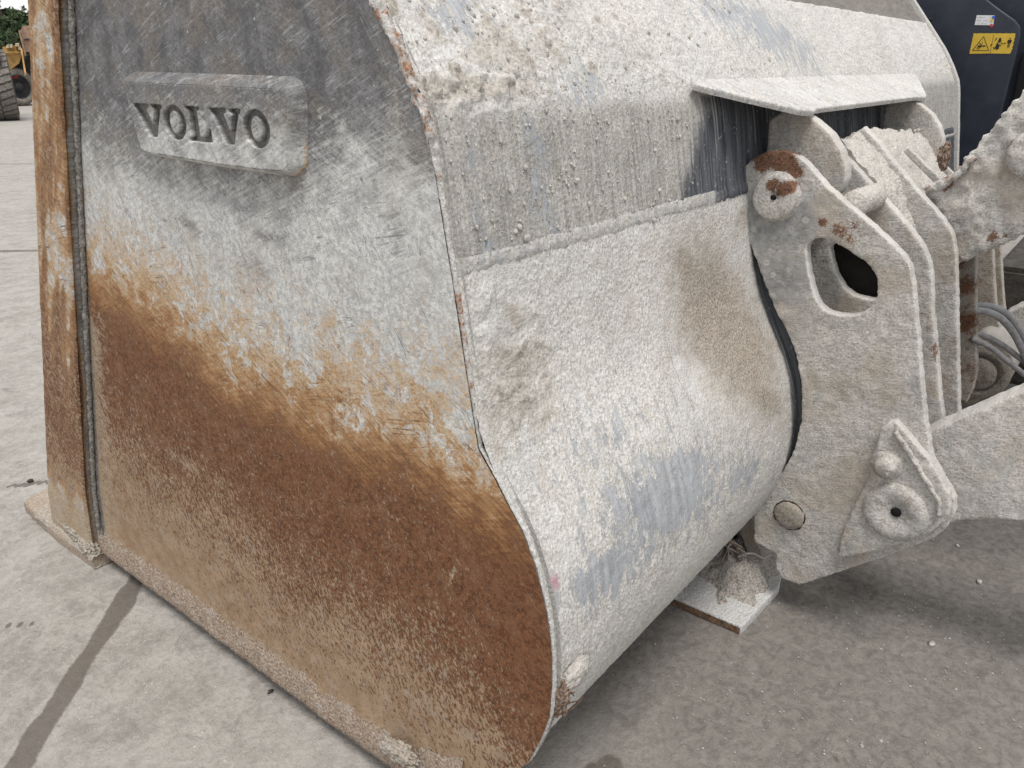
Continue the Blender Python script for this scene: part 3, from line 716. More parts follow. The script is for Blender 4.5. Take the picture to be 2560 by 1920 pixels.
V += np.repeat(np.c_[np.zeros(n_e), ne], 14, 0) * (f * (.0022 + .006 * uu) + g * .004 * uu)[:, None]
V[:, 0] -= np.clip(f, 0, 1) * (.001 + .006 * uu)
rr = np.repeat(.28 + .17 * up_ + .20 * sstep(1.25, 1.15, ER[:, 1]) * sstep(.95, 1.05, ER[:, 1]) - .25 * sstep(.95, .8, ER[:, 1]), 14)
mk('plate_rim', V, grid_faces(n_e, 14, wrap=True), M_TRIM, bucket, {'rust': rr})

# ---- bar (side cutter) along the front of the side plate
XB = .815
barL = np.array([[1.875, 1.90], [1.99, 1.63], [2.635, .175], [2.66, .052]]); barR = np.array([[1.755, 1.90], [1.855, 1.625], [2.325, .29], [2.372, .052]])
zb_ = np.arange(.052, 1.88, .007); nb = 46
yl = np.interp(zb_, barL[::-1, 1], barL[::-1, 0]); yr = np.interp(zb_, barR[::-1, 1], barR[::-1, 0])
u = np.linspace(0, 1, nb)
Yb = yr[:, None] * (1 - u) + yl[:, None] * u; Zb = np.repeat(zb_[:, None], nb, 1)
bevd = np.minimum(u, 1 - u)[None] * (yl - yr)[:, None]; dropb = .006 * (1 - np.sqrt(np.clip(1 - (1 - np.clip(bevd / .006, 0, 1)) ** 2, 0, 1)))
Vb = np.c_[(XB + dropb).ravel(), Yb.ravel(), Zb.ravel()]
Vb[:, 0] += .0012 * fbm(Vb, 40, 4) 
nB = len(zb_)
# return faces: rear step to the plate, front step
back = np.c_[np.full(nB, XP + .03), yr, zb_]; frt = np.c_[np.full(nB, XP + .03), yl, zb_]
mid_ = np.c_[np.full(nB, XP - .012), yr + .001, zb_]
V = np.vstack([Vb, mid_, back, frt]); o1 = nB * nb
F = grid_faces(nB, nb, True).tolist()
for i in range(nB - 1):
    F.append([i * nb, (i + 1) * nb, o1 + i + 1, o1 + i]); F.append([o1 + i, o1 + i + 1, o1 + nB + i + 1, o1 + nB + i])
    F.append([(i + 1) * nb + nb - 1, i * nb + nb - 1, o1 + 2 * nB + i, o1 + 2 * nB + i + 1])
yv, zv = V[:, 1], V[:, 2]
e_ = np.interp(zv, barL[::-1, 1], barL[::-1, 0]) - yv
rdep = .015 + .20 * fbm(np.c_[0 * yv, yv * 2.6 + zv * 1.3, zv * .5], 5, 4, .6) + .22 * sstep(1.0, .6, zv) * sstep(.18, .35, zv)
rdep = rdep + .05 * sstep(1.1, 1.4, zv)
isback = np.zeros(len(V)); isback[o1:] = 1
mk('side_cutter', V, F, M_SIDE, bucket, dict(rust_depth=rdep - .4 * isback, dust=.45 + .6 * sstep(.5, .1, zv), steel=.22 + .4 * isback, tan=.8 * sstep(.40, .15, zv), grime_and_shade=isback * .5))  # step faces coloured darker for the groove's shade as well as grime
# weld bead in the corner between bar and plate
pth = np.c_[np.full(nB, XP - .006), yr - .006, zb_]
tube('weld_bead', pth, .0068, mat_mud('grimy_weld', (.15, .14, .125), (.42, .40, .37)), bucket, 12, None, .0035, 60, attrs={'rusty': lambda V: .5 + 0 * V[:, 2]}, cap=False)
# lumps on the weld
# ---- bottom skid strip with caked mud
ys = np.arange(.80, 2.42, .006)
def floor_z(y): return np.interp(y, [.70, .76, .85, .97, 1.10, 3], [.225, .155, .095, .06, .05, .05])
cs = [(.001, .140), (-.003, .118), (-.006, .095), (-.009, .074), (-.011, .056), (-.009, .045), (-.002, .040), (.03, .038), (.06, .038)]
V = np.array([[XP + a_, y, floor_z(y) - .05 + b_] for y in ys for a_, b_ in cs])
kk = np.tile(np.array([.3, .8, 1, 1, .8, .5, .2, 0, 0]), len(ys))
V[:, 0] -= kk * np.clip(.004 + .006 * fbm(V, 75, 4, .65, 3.) + .004 * fbm(V, 14, 2, .6, 5.), -.002, .018); V[:, 2] += kk * .002 * fbm(V, 70, 3, .6, 9.)
mk('skid_strip', V, grid_faces(len(ys), len(cs), True), mat_mud('mud_on_rusty_strip', (.235, .175, .13), (.47, .385, .31)), bucket, {'rusty': 1. + 0 * V[:, 0]})
# ---- cutting edge lying on the concrete
out = np.array([[.806, 2.352], [.800, 2.60], [.815, 2.90], [.86, 2.93], [XF + .03, 2.93], [XF + .05, 2.352]])
tipm = dict(rusty=lambda V: .55 + 0 * V[:, 0])
slab('cutting_edge', out, [], ((0, 0, .046), (1, 0, 0), (0, 1, 0), (0, 0, 1)), .044, mat_mud('scraped_rusty_edge', (.29, .225, .17), (.46, .39, .32)), bucket, .03, .010, .001, 30., .001, {'rusty': tipm['rusty']})
# mud packed into the corner
uu_, vv_ = np.meshgrid(np.linspace(0, 1, 130), np.linspace(0, 1, 26))
yy_ = 2.345 + .43 * uu_; xo = .802 + 0 * uu_; xi_ = XB + .022
hh = (.018 + .075 * (1 - uu_) ** .8 + .006 * np.sin(uu_ * 9))
V = np.stack([xo + (xi_ + .02 - xo) * vv_, yy_, .036 + .012 * np.minimum(1, vv_ * 8) + hh * vv_ ** 1.5 * np.clip(uu_ / .07, 0, 1)], -1).reshape(-1, 3)
V[:, 2] += (fbm(V, 65, 4, .6, 4.) * .006 + np.clip(fbm(V, 18, 3, .6, 6.), 0, 1) * .010) * (.4 + .6 * np.sin(vv_.ravel() * math.pi)); V[:, 0] -= np.clip(fbm(V, 80, 3, .6, 1.), -.5, 1) * .003
mk('mud_fillet', V, grid_faces(26, 130, True), M_MUD, bucket, {'rusty': .25 + 0 * V[:, 0]})
blob('mud_clump', (.826, 2.405, .060), (.024, .055, .034), M_MUD, bucket, .28, 3.4, 5, 9., {'rusty': lambda V: .15 + 0 * V[:, 0]}, flat=.03)
blob('mud_clump', (.832, 2.50, .075), (.024, .09, .030), M_MUD, bucket, .3, 3.2, 5, 19., {'rusty': lambda V: .15 + 0 * V[:, 0]}, flat=.03)
# mud wad on the strip near the lower frame edge
c_ = on(0, XP - .03, D(862, 1625))
blob('mud_clump', c_, (.016, .05, .022), M_MUD, bucket, .45, 2.2, 5, 5., {'rusty': lambda V: .1 + 0 * V[:, 0]})
# ---- nameplate with sunk lettering
XN = .822
face_px = [D(*p) for p in [(263, 176), (440, 184), (600, 192), (608, 193), (617, 202), (620, 290), (619, 360), (610, 370), (560, 366), (470, 354), (390, 341), (312, 328), (304, 322), (282, 248)]]
fo = yz(XN, face_px)
def letter(ch, y0, y1, zb0, zt0, slant=0.):
    """slab letter strokes in plate coords; y runs to the left in the picture, so u = 0 is the left side"""
    def g(u, v): return (y0 + (y1 - y0) * u, zb0 + (zt0 - zb0) * v)
    if ch == 'V': o = [(0, 1), (.54, 1), (.54, .90), (.45, .86), (.61, .36), (.72, .86), (.63, .90), (.63, 1), (1, 1), (1, .90), (.93, .86), (.68, 0), (.40, 0), (.06, .86), (0, .90)]; h = None
    if ch == 'L': o = [(0, 1), (.62, 1), (.64, .91), (.50, .88), (.50, .15), (.72, .15), (.84, .40), (1, .40), (1, 0), (0, 0), (0, .09), (.13, .12), (.13, .88), (0, .91)]; h = None
    if ch == 'O':
        o = [(.5 + .5 * math.cos(t), .5 + .52 * math.sin(t)) for t in np.linspace(0, 2 * math.pi, 28, endpoint=False)]
        h = [(.5 + .20 * math.cos(t), .5 + .34 * math.sin(t)) for t in np.linspace(0, 2 * math.pi, 22, endpoint=False)]
        return np.array([g(*p) for p in o]), np.array([g(*p) for p in h])
    return np.array([g(*p) for p in o]), None
ZT, ZB_ = 1.4305, 1.3690
letters = [('V', 1.622, 1.512), ('O', 1.514, 1.434), ('L', 1.430, 1.353), ('V', 1.350, 1.254), ('O', 1.250, 1.174)]
holes = []; islands = []
for ch, a_, b_ in letters:
    o_, h_ = letter(ch, a_, b_, ZB_, ZT); holes.append(o_)
    if h_ is not None: islands.append(h_)
FR = ((XN, 0, 0), (0, 1, 0), (0, 0, 1), (-1, 0, 0))
def np_attrs():
    def rust(V): return np.full(len(V), -.33) + .12 * fbm(V, 6, 2) + .30 * sstep(1.16, 1.06, V[:, 1]) * sstep(1.46, 1.34, V[:, 2])
    return {'rust_depth': rust, 'dust': lambda V: 0 * V[:, 0], 'steel': lambda V: np.clip(.58 + (V[:, 2] - 1.405) * 5., .1, .85) , 'tan': lambda V: 0 * V[:, 0],
            'grime_and_shade': lambda V: .75 * sstep(XN + .003, XN + .009, V[:, 0])}
nplate = slab('nameplate', fo, holes, FR, .012, M_SIDE, bucket, .006, .002, .0004, 60, .0006, np_attrs())
for isl in islands:
    slab('letter_core', isl, [], FR, .012, M_SIDE, nplate, .005, .002, .0004, 60, .0004, np_attrs())
# bevelled flanks of the nameplate and the recess floor behind the letters
fr_ = resample(fo, .02, True)
fo_d = resample(fo, .006, True)
if area(fo_d) < 0: fo_d = fo_d[::-1]
tn_ = np.roll(fo_d, -3, 0) - np.roll(fo_d, 3, 0); tn_ /= np.linalg.norm(tn_, axis=1)[:, None]
on_ = np.stack([tn_[:, 1], -tn_[:, 0]], 1)
foot_ = fo_d + on_ * (.020 - .008 * (on_[:, 1:] < -.5))
lv = np.linspace(0, 1, 7); V = []
for t in lv:
    for p, qn in zip(fo_d, foot_):
        r_ = p * (1 - t) + qn * t; V.append((XN + .0005 + (XP + .002 - XN) * (1 - math.cos(t * math.pi / 2)) ** .8, *r_))
V = np.array(V); aa = np_attrs()
skirt = mk('nameplate_flank', V, grid_faces(len(lv), len(fo_d), False, wrap=True), M_SIDE, nplate,
   {'rust_depth': -.30 + .36 * np.tile(0, len(V)) + .34 * np.repeat(sstep(.6, 1, lv), len(fo_d)) * (V[:, 2] < 1.40), 'dust': 0 * V[:, 0], 'steel': aa['steel'](V) , 'tan': 0 * V[:, 0], 'grime_and_shade': .55 * np.repeat(sstep(.7, 1, lv), len(fo_d))})
Vf = np.c_[np.full(len(fr_), XN + .0115), fr_]
mk('letter_floor', Vf, [list(range(len(Vf)))], M_SIDE, nplate, {'rust_depth': np.full(len(Vf), -.5), 'dust': 0 * fr_[:, 0], 'steel': np.full(len(Vf), .9), 'tan': 0 * fr_[:, 0], 'grime_and_shade': np.full(len(Vf), .55)}, False)

# ---- far side plate and the cover plate with its two hook ears
fp = np.vstack([RP + (-.012, 0), [[2.36, .05]], [[1.80, 1.83]]])
slab('side_plate', fp, [], ((XF, 0, 0), (0, 1, 0), (0, 0, 1), (-1, 0, 0)), .03, M_TRIM, bucket, .05, .004, .001, 30, .001, {'rust': lambda V: np.full(len(V), .12)})
def zero(*k, **kw):
    d = {n_: (lambda V: np.zeros(len(V))) for n_ in ('clean_and_shade', 'brown', 'worn', 'mud', 'dark', 'pink', 'thin')}
    for n_, v in kw.items(): d[n_] = (lambda V, v=v: np.full(len(V), v))
    return d
A0 = np.array([1.70, .846, 1.452]); A1 = np.array([3.70, .846, 1.452]); B0 = on(0, 2.05, (2020, 284)); B1 = on(0, 3.12, (2273, 250))
Bm = (B0 + B1) / 2; nC = np.cross(np.array([1., 0, 0]), Bm - A0); nC /= np.linalg.norm(nC); nC = nC if nC[2] > 0 else -nC
Uc = np.array([1., 0, 0]); Wc = np.cross(nC, Uc)
pl = lambda P: np.array([(P - A0) @ Uc, (P - A0) @ Wc])
E0 = pl(np.array([2.05, B0[1] - .0, 0]) * (1, 1, 0) + np.array([0, 0, B0[2]]))
vy = E0[1]
cov = np.array([[0, 0], [.02, vy * .12], [2.0 - 1.70, vy * .97], [2.06 - 1.70, vy * 1.06], [2.11 - 1.70, vy * .98], [3.12 - 1.70, vy * .98], [3.22 - 1.70, vy * 1.04], [3.30 - 1.70, vy * .94], [3.68 - 1.70, vy * .10], [2.0, 0], [1.98, -vy * .10], [.06, -vy * .10]])
slab('hook_cover', cov, [], (A0 + nC * .014, Uc, Wc, nC), .014, M_SHELL, bucket, .012, .0035, .0014, 50, .0015, zero(worn=.30, mud=.10))
for x_e, tm in ((2.125, 0), (3.21, 0)):
    if x_e < 3: px = [(1700, 235), (1745, 250), (1763, 262), (1795, 290), (1816, 325), (1828, 365), (1826, 392), (1814, 415), (1790, 440), (1720, 440), (1650, 380), (1660, 260)]
    else: px = None
    if px is not None: ear_yz = yz(2.08, [D(*p) for p in px])
    slab('hook_ear', ear_yz, [], ((x_e - .045, 0, 0), (0, 1, 0), (0, 0, 1), (-1, 0, 0)), .045, M_SLURRY, bucket, .010, .007, .0015, 50, .001,
         {'rust': lambda V: .05 + .0 * V[:, 0], 'bare': lambda V: .25 + 0 * V[:, 0]})

# ------------------------------------------------------------------ quick coupler (hitch) on the loader's arms
hitch = empty('quick_hitch', (2.0, .3, 0), 'pale slurry-caked steel quick hitch of parallel plates hooked on the back of the bucket', 'quick hitch')
X1 = 1.976
p1 = [(1937,775),(1904,690),(1863,580),(1843,515),(1838,478),(1843,446),(1863,413),(1892,389),(1924,377),(1961,377),(1998,393),(2026,419),(2067,466),(2128,519),(2189,572),(2238,617),(2262,645),(2278,678),(2283,712),
      (2289,775),(2299,898),(2314,1052),(2328,1145),(2365,1210),(2387,1251),(2386,1288),(2365,1324),(2324,1351),(2210,1393),(2088,1434),(1999,1463),(1954,1446),(1940,1422),(1938,1381),(1913,1371),(1885,1355),(1884,1263),(1901,1247),(1958,1178),(1986,1125),(2003,1052),(2004,1000),(2002,952),(1988,880),(1962,818)]
h1 = [(2013,619),(2020,605),(2038,596),(2064,595),(2085,605),(2136,637),(2169,659),(2189,684),(2195,713),(2190,750),(2169,775),(2140,789),(2104,791),(2067,780),(2042,757),(2031,724),(2017,663)]
P1 = yz(X1, p1); H1 = chaikin(yz(X1, h1), 2)
def XF_(x): return ((x, 0, 0), (0, 1, 0), (0, 0, 1), (-1, 0, 0))
def spot(x, px, r, k=1.):
    c = on(0, x, D(*px))[1:]
    return lambda V: k * np.exp(-((np.hypot(V[:, 1] - c[0], V[:, 2] - c[1]) / r) ** 2))
rs = [spot(X1, (1650, 345), .032, 1.25), spot(X1, (1690, 345), .036, 1.35), spot(X1, (1718, 370), .022, 1.1), spot(X1, (1722, 405), .022, .8), spot(X1, (1608, 480), .02, .6), spot(X1, (1640, 575), .014, .5), spot(X1, (1778, 480), .014, 1.), spot(X1, (1815, 500), .035, .62), spot(X1, (1850, 490), .03, .6), spot(X1, (1838, 520), .02, .6), spot(X1, (1829, 710), .006, .9), spot(X1, (1600, 450), .02, .55)]
bs = [spot(X1, (1640, 480), .12, .95), spot(X1, (1700, 480), .10, .95), spot(X1, (1690, 600), .11, .8), spot(X1, (1720, 700), .10, .5)]
mxf = lambda L: (lambda V: np.maximum.reduce([f_(V) for f_ in L]))
slab('hitch_plate', P1, [H1], XF_(X1), .032, M_SLURRY, hitch, .009, .0045, .0026, 55, .0022, {'rust': mxf(rs), 'bare': mxf(bs)})
# inner doubling plate seen through the hole, sheltered and grey
inn = H1.mean(0)
# second and third plates
X2 = 2.19
p2t = yz(X2, [(2050, 330), (2116,393),(2181,466),(2230,519),(2282,580),(2311,621),(2325,660),(2330,712),(2331,775),(2336,825),(2353,1014),(2359,1057)])
p2 = np.vstack([p2t, [[p2t[-1, 0] - .02, .42], [p2t[-1, 0] + .1, .30], [.62, .15], [.70, .3], [.62, .62], [.66, .80], [.80, 1.10], [.84, 1.20], [.80, 1.30], [.72, 1.33]]])
h2 = yz(X2, [(2072,610),(2078,650),(2092,690),(2110,722),(2140,742),(2185,752),(2230,740),(2235,700),(2190,640),(2130,600)])
slab('hitch_plate', p2, [chaikin(h2, 2)], XF_(X2), .032, M_SLURRY, hitch, .012, .007, .0026, 55, .002, {'rust': mxf([spot(X2, (2030, 760), .05, .5), spot(X2, (2035, 640), .06, .42), spot(X2, (1990, 700), .1, .35)]), 'bare': lambda V: 0 * V[:, 0]})
X3 = 2.42
p3t = yz(X3, [(2190, 350), (2242,413),(2295,478),(2352,539),(2380,580),(2390,625),(2392,700),(2393,775),(2395,878),(2397,958),(2397,1010),(2400,1060)])
p3 = np.vstack([p3t, [[p3t[-1, 0], .50], [.60, .42], [.66, .80], [.74, 1.10], [.74, 1.28], [.66, 1.34]]])
slab('hitch_plate', p3, [], XF_(X3), .032, M_SLURRY, hitch, .012, .007, .0026, 55, .002, {'rust': mxf([spot(X3, (2060, 800), .03, .3), spot(X3, (2040, 640), .05, .25)]), 'bare': lambda V: 0 * V[:, 0]})
X4 = 2.61
p4t = yz(X4, [(2440, 560), (2440,640),(2439,700),(2441,800),(2443,931),(2433,974),(2415,1010)])
p4 = np.vstack([p4t, [[.52, .62], [.62, .9], [.62, 1.1]]])
slab('hitch_plate', p4, [], XF_(X4), .03, M_SLURRY_DARK, hitch, .014, .006, .002, 50, .0015, {'rust': mxf([spot(X4, (2085, 700), .06, .75), spot(X4, (2090, 620), .05, .7), spot(X4, (2085, 800), .06, .6), spot(X4, (2070, 560), .05, .7)]), 'bare': lambda V: .15 + 0 * V[:, 0]})
X5 = 3.05
for X_p, px in ((3.00, [(2483, 560), (2483,637),(2486,700),(2491,767),(2496,800),(2508,849),(2500, 900)]), (3.20, [(2500, 560), (2502,621),(2507,720),(2513,780),(2520,840),(2520, 900)])):
    pt = yz(X_p, px); pg = np.vstack([pt, [[pt[-1, 0] + .35, pt[-1, 1]], [pt[-1, 0] + .45, pt[0, 1]]]])
    slab('hitch_plate', pg, [], XF_(X_p), .03, M_SLURRY_DARK, hitch, .016, .006, .002, 50, .0015, {'rust': lambda V: .35 + 0 * V[:, 0], 'bare': lambda V: 0 * V[:, 0]})
# dusty cross member filling the bays between the plates
def member(name, x0, x1, prof_, rec, mat, seed, nx=40, amp=.010):
    pr_ = resample(chaikin(np.array(prof_, float), 2, False), .010); n_ = len(pr_)
    tg = np.gradient(pr_, axis=0); tg /= np.linalg.norm(tg, axis=1)[:, None]; nr = np.stack([-tg[:, 1], tg[:, 0]], 1)
    if nr[:, 1].mean() < 0: nr = -nr
    xx = np.linspace(x0, x1, nx); uu = np.linspace(0, 1, nx); vv = np.linspace(0, 1, n_)
    UU, VV = np.meshgrid(uu, vv)
    V = np.stack([np.repeat(xx[None], n_, 0), np.repeat(pr_[:, :1], nx, 1), np.repeat(pr_[:, 1:], nx, 1)], -1).reshape(-1, 3)
    k_ = np.repeat(nr, nx, 0)
    dd = fbm(V, 22, 4, .6, seed) * amp + fbm(V, 70, 3, .6, seed) * amp * .35 - rec(UU.ravel(), VV.ravel(), V)
    V[:, 1:] += k_ * dd[:, None]
    V2 = V.copy(); V2[:, 1:] -= k_ * .06
    F = grid_faces(n_, nx).tolist() + grid_faces(n_, nx, True, len(V)).tolist()
    nv = len(V)
    for i in range(n_ - 1):
        F.append([i * nx, nv + i * nx, nv + (i + 1) * nx, (i + 1) * nx]); j = i * nx + nx - 1; F.append([j + nx, nv + j + nx, nv + j, j])
    return mk(name, np.vstack([V, V2]), F, mat, hitch, {'rusty': np.full(2 * nv, .15)})
edge_ = [tuple(v) for v in yz(X3, [(2190, 350), (2242, 413), (2295, 478), (2346, 534), (2374, 575)])]
top_ = [(.81, 1.115), (.785, 1.215), (.745, 1.285), (.70, 1.33), (.668, 1.343)]
member('cross_member', X2 + .030, X3 + .004, top_ + edge_[:4], lambda u, v, V: .016 + .010 * (1 - (2 * u - 1) ** 2) + .05 * sstep(.75, 1.0, v), M_DUST, 2.)
member('cross_member', X3 + .030, 3.20, top_ + edge_[:5], lambda u, v, V: .014 + .05 * np.clip(u - .2, 0, 1) + .02 * sstep(.5, .8, v), M_DUST, 9., 70)
member('web_plate', X1 + .030, X2 + .004, [(.72, 1.30), (.66, 1.26), (.61, 1.21), (.58, 1.19)], lambda u, v, V: .040 + .01 * u + .06 * sstep(.75, 1., v), M_MUD, 5., 24)
slab('gap_shade_slab', np.array([(.36, .50), (.66, .50), (.70, 1.10), (.52, 1.10), (.42, 1.03), (.38, .92)]), [], XF_(X2 + .06), .05, plain('painted_gap_shade', (.018, .016, .014), .8, .4, 25, .003), hitch, .03, .004, .001, 40, .001)  # added near-black slab, paints the shade seen through the plate's hole
# thin ribs on the dusty web
for (a_, b_), xk in ((((1962, 318), (2036, 392)), 2.53), (((2036, 350), (2070, 385)), 2.76)):
    qa, qb = on(0, xk, D(*a_)), on(0, xk, D(*b_)); dv = qb - qa
    lo_ = np.array([[qa[1], qa[2]], [qb[1], qb[2]], [qb[1] + .012, qb[2] - .014], [qa[1] + .012, qa[2] - .014]])
    slab('rib', lo_, [], XF_(xk), .014, M_SLURRY, hitch, .012, .004, .001, 50, .001, {'rust': lambda V: 0 * V[:, 0], 'bare': lambda V: 0 * V[:, 0]})
# short strut between first and second plate
c_ = on(0, X1 + .09, D(1858, 436))
tube('strut', [(X1 + .03, c_[1], c_[2]), (X1 + .09, c_[1], c_[2]), (X2, c_[1], c_[2])], .032, M_DUST, hitch, 24, .01, .004, 50, attrs={'rusty': lambda V: .1 + 0 * V[:, 0]})
# pin boss (upper), its grease hole, plug (lower)
def fr(px, x): return (on(0, x, px), (0, 1, 0), (0, 0, 1), (-1, 0, 0))
c_up = (1941, 492)
rz = lambda px, pr, x: np.linalg.norm(on(0, x, (px[0], px[1] + pr)) - on(0, x, px))
Rb = rz(c_up, 57, X1)
pin = lathe('hitch_pin', [(Rb * 1.12, -.004), (Rb * 1.08, .006), (Rb, .008), (Rb * .985, .015), (Rb * .95, .018), (Rb * .86, .019), (Rb * .5, .020), (Rb * .13, .020), (Rb * .11, .018), (Rb * .10, .006), (0.0001, .005)], fr(c_up, X1), M_SLURRY, hitch, 64, .0012, 60,
      {'rust': mxf([spot(X1 - .02, (1668, 402), .020, 1.0), spot(X1 - .02, (1690, 410), .022, 1.1), spot(X1 - .02, (1712, 402), .018, .9)]), 'bare': lambda V: .30 + 0 * V[:, 0]})
hole = lathe('grease_hole', [(.006, 0), (.006, .0215), (.005, .0218), (.0001, .0218)], fr((1940, 491), X1), plain('dark_hole', (.008, .008, .008), .9), pin, 16)
c_pl = (1973, 1288); Rp = rz(c_pl, 33, X1)
lathe('plug', [(Rp * 1.0, -.006), (Rp * 1.0, .004), (Rp * .93, .009), (Rp * .7, .012), (Rp * .3, .013), (.0001, .013)], fr(c_pl, X1), M_SLURRY_DARK, hitch, 48, .002, 60, {'rust': lambda V: .1 + 0 * V[:, 0], 'bare': lambda V: .0 * V[:, 0]})
lathe('plug_gap', [(Rp * 1.10, -.002), (Rp * 1.07, .0022), (Rp * 1.0, .0022), (Rp * .98, .000)], fr(c_pl, X1), plain('packed_dirt', (.05, .04, .03), .95, .4, 80, .004), hitch, 48, .0035, 70)
# triangular pin keeper, cap boss and bolt
kp = [(2096,1388),(2100,1352),(2113,1316),(2140,1258),(2174,1194),(2188,1125),(2202,1072),(2222,1056),(2242,1054),(2267,1084),(2316,1141),(2352,1195),(2373,1235),(2377,1275),(2366,1300),(2330,1330),(2270,1355),(2210,1372),(2110,1396)]
KP = yz(X1 - .022, kp)
keeper = slab('pin_keeper', KP, [], XF_(X1 - .024), .030, M_SLURRY, hitch, .008, .006, .0025, 50, .002, {'rust': mxf([spot(X1, (1940, 1080), .03, .2)]), 'bare': lambda V: 0 * V[:, 0]})
c_k = (2239, 1280); Rk = rz(c_k, 66, X1 - .05)
lathe('pin_cap', [(Rk * 1.12, -.012), (Rk * 1.06, .004), (Rk, .009), (Rk * .95, .0135), (Rk * .80, .0155), (Rk * .58, .0145), (Rk * .40, .007), (Rk * .24, .003), (Rk * .17, .002), (Rk * .16, -.015), (.0001, -.016)], fr(c_k, X1 - .024), M_SLURRY, keeper, 56, .0032, 55, {'rust': spot(X1 - .05, (1934, 1105), .018, .42), 'bare': lambda V: 0 * V[:, 0]})
slot_c = fr((2240, 1281), X1 - .0295)
lathe('slot', [(.0125, 0), (.0125, .001), (.0001, .001)], slot_c, bpy.data.materials['dark_hole'], keeper, 18)
c_b = (2218, 1162); Rn = rz(c_b, 26, X1 - .05)
lathe('bolt_head', [(Rn * 1.45, -.006), (Rn * 1.3, .006), (Rn * .95, .010), (Rn * .9, .024), (Rn * .6, .030), (.0001, .031)], fr(c_b, X1 - .024), M_SLURRY, keeper, 30, .0035, 60, {'rust': lambda V: 0 * V[:, 0], 'bare': lambda V: 0 * V[:, 0]})
# folded rib on the keeper
tube('keeper_rib', [on(0, X1 - .030, p) for p in ((2238, 1078), (2275, 1135), (2318, 1205), (2350, 1262), (2345, 1290))], .0065, M_SLURRY, keeper, 14, .008, .005, 55, attrs={'rust': lambda V: .05 + 0 * V[:, 0], 'bare': lambda V: 0 * V[:, 0]})
# dark inside block that closes the view between the plates
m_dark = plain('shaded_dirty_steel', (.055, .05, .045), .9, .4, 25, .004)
# lower stop foot between bucket heel and plate
st = yz(2.02, [D(*p) for p in [(1604, 1105), (1618, 1105), (1632, 1160), (1648, 1215), (1640, 1240), (1610, 1200), (1590, 1140)]])
slab('lower_stop', st, [], XF_(2.03), .10, M_SLURRY_DARK, hitch, .012, .006, .002, 50, .0015, {'rust': lambda V: .1 + 0 * V[:, 0], 'bare': lambda V: 0 * V[:, 0]})

# ------------------------------------------------------------------ wheel loader: arms, link, hoses, dark panel
loader = empty('wheel_loader', (3.0, -1.5, 0), 'wheel loader with slurry-covered lift arms and dark navy body panel behind the bucket', 'wheel loader')
XA = 2.085
arm = yz(XA, [(2318,1082),(2400,1046),(2500,1003),(2560,978),(2700,925)]); arm = np.vstack([arm, [[-.9, 1.25], [-1.2, .8]], yz(XA, [(2700,1335),(2560,1304),(2480,1300),(2400,1303),(2370,1310),(2340,1330),(2260,1340),(2200,1290),(2200,1200),(2250,1120)])])
slab('lift_arm', arm, [], XF_(XA), .085, M_ARM, loader, .012, .008, .0028, 50, .002, {'rust': mxf([spot(XA, (2170, 920), .05, .28), spot(XA, (2100, 1000), .06, .2)]), 'bare': lambda V: 0 * V[:, 0]})
XL = 2.475
lk = yz(XL, [(2302,471),(2332,458),(2374,441),(2413,404),(2430,376),(2480,317),(2517,272),(2560,228),(2660,140)])
lk = np.vstack([lk, [[-.25, 1.75], [-.35, 1.35]], yz(XL, [(2680,545),(2560,589),(2496,616),(2448,637),(2391,664),(2384,620),(2372,580),(2350,545),(2325,505)])])
link = slab('tilt_link', lk, [], XF_(XL), .16, M_ARM, loader, .009, .012, .011, 24, .007, {'rust': mxf([spot(XL, (2148, 512), .022, .8), spot(XL, (2172, 510), .010, .7), spot(XL, (2045, 395), .028, .8), spot(XL, (2085, 365), .02, .65), spot(XL, (2135, 465), .015, .5), spot(XL, (2195, 330), .02, .6), spot(XL, (2175, 470), .02, .4)]), 'bare': lambda V: 0 * V[:, 0]})
c_l = (2590, 385); Rl = rz(c_l, 62, XL)
lathe('link_boss', [(Rl * 1.05, -.01), (Rl, .02), (Rl * .93, .036), (Rl * .7, .042), (.0001, .044)], fr(c_l, XL), M_ARM, link, 48, .006, 40, {'rust': lambda V: .2 + 0 * V[:, 0], 'bare': lambda V: 0 * V[:, 0]})
# crust seam where mud packs under the link's upper edge
tube('mud_ridge', [on(0, XL - .010, p) for p in ((2316, 474), (2342, 466), (2385, 446), (2412, 415), (2432, 388))], .010, M_TRIM, link, 14, .006, .010, 55, attrs={'rust': lambda V: .42 + 0 * V[:, 0]})
# far lift arm
XA2 = 3.30
fa = yz(XA2, [(2515,782),(2560,762),(2620,738)]); fa = np.vstack([fa, [[-.9, 1.3], [-1.0, .9]], yz(XA2, [(2620,870),(2560,852),(2530,850),(2508,845)])])
slab('lift_arm', fa, [], XF_(XA2), .085, M_SLURRY, loader, .02, .008, .003, 40, .002, {'rust': lambda V: .22 + 0 * V[:, 0], 'bare': lambda V: 0 * V[:, 0]})
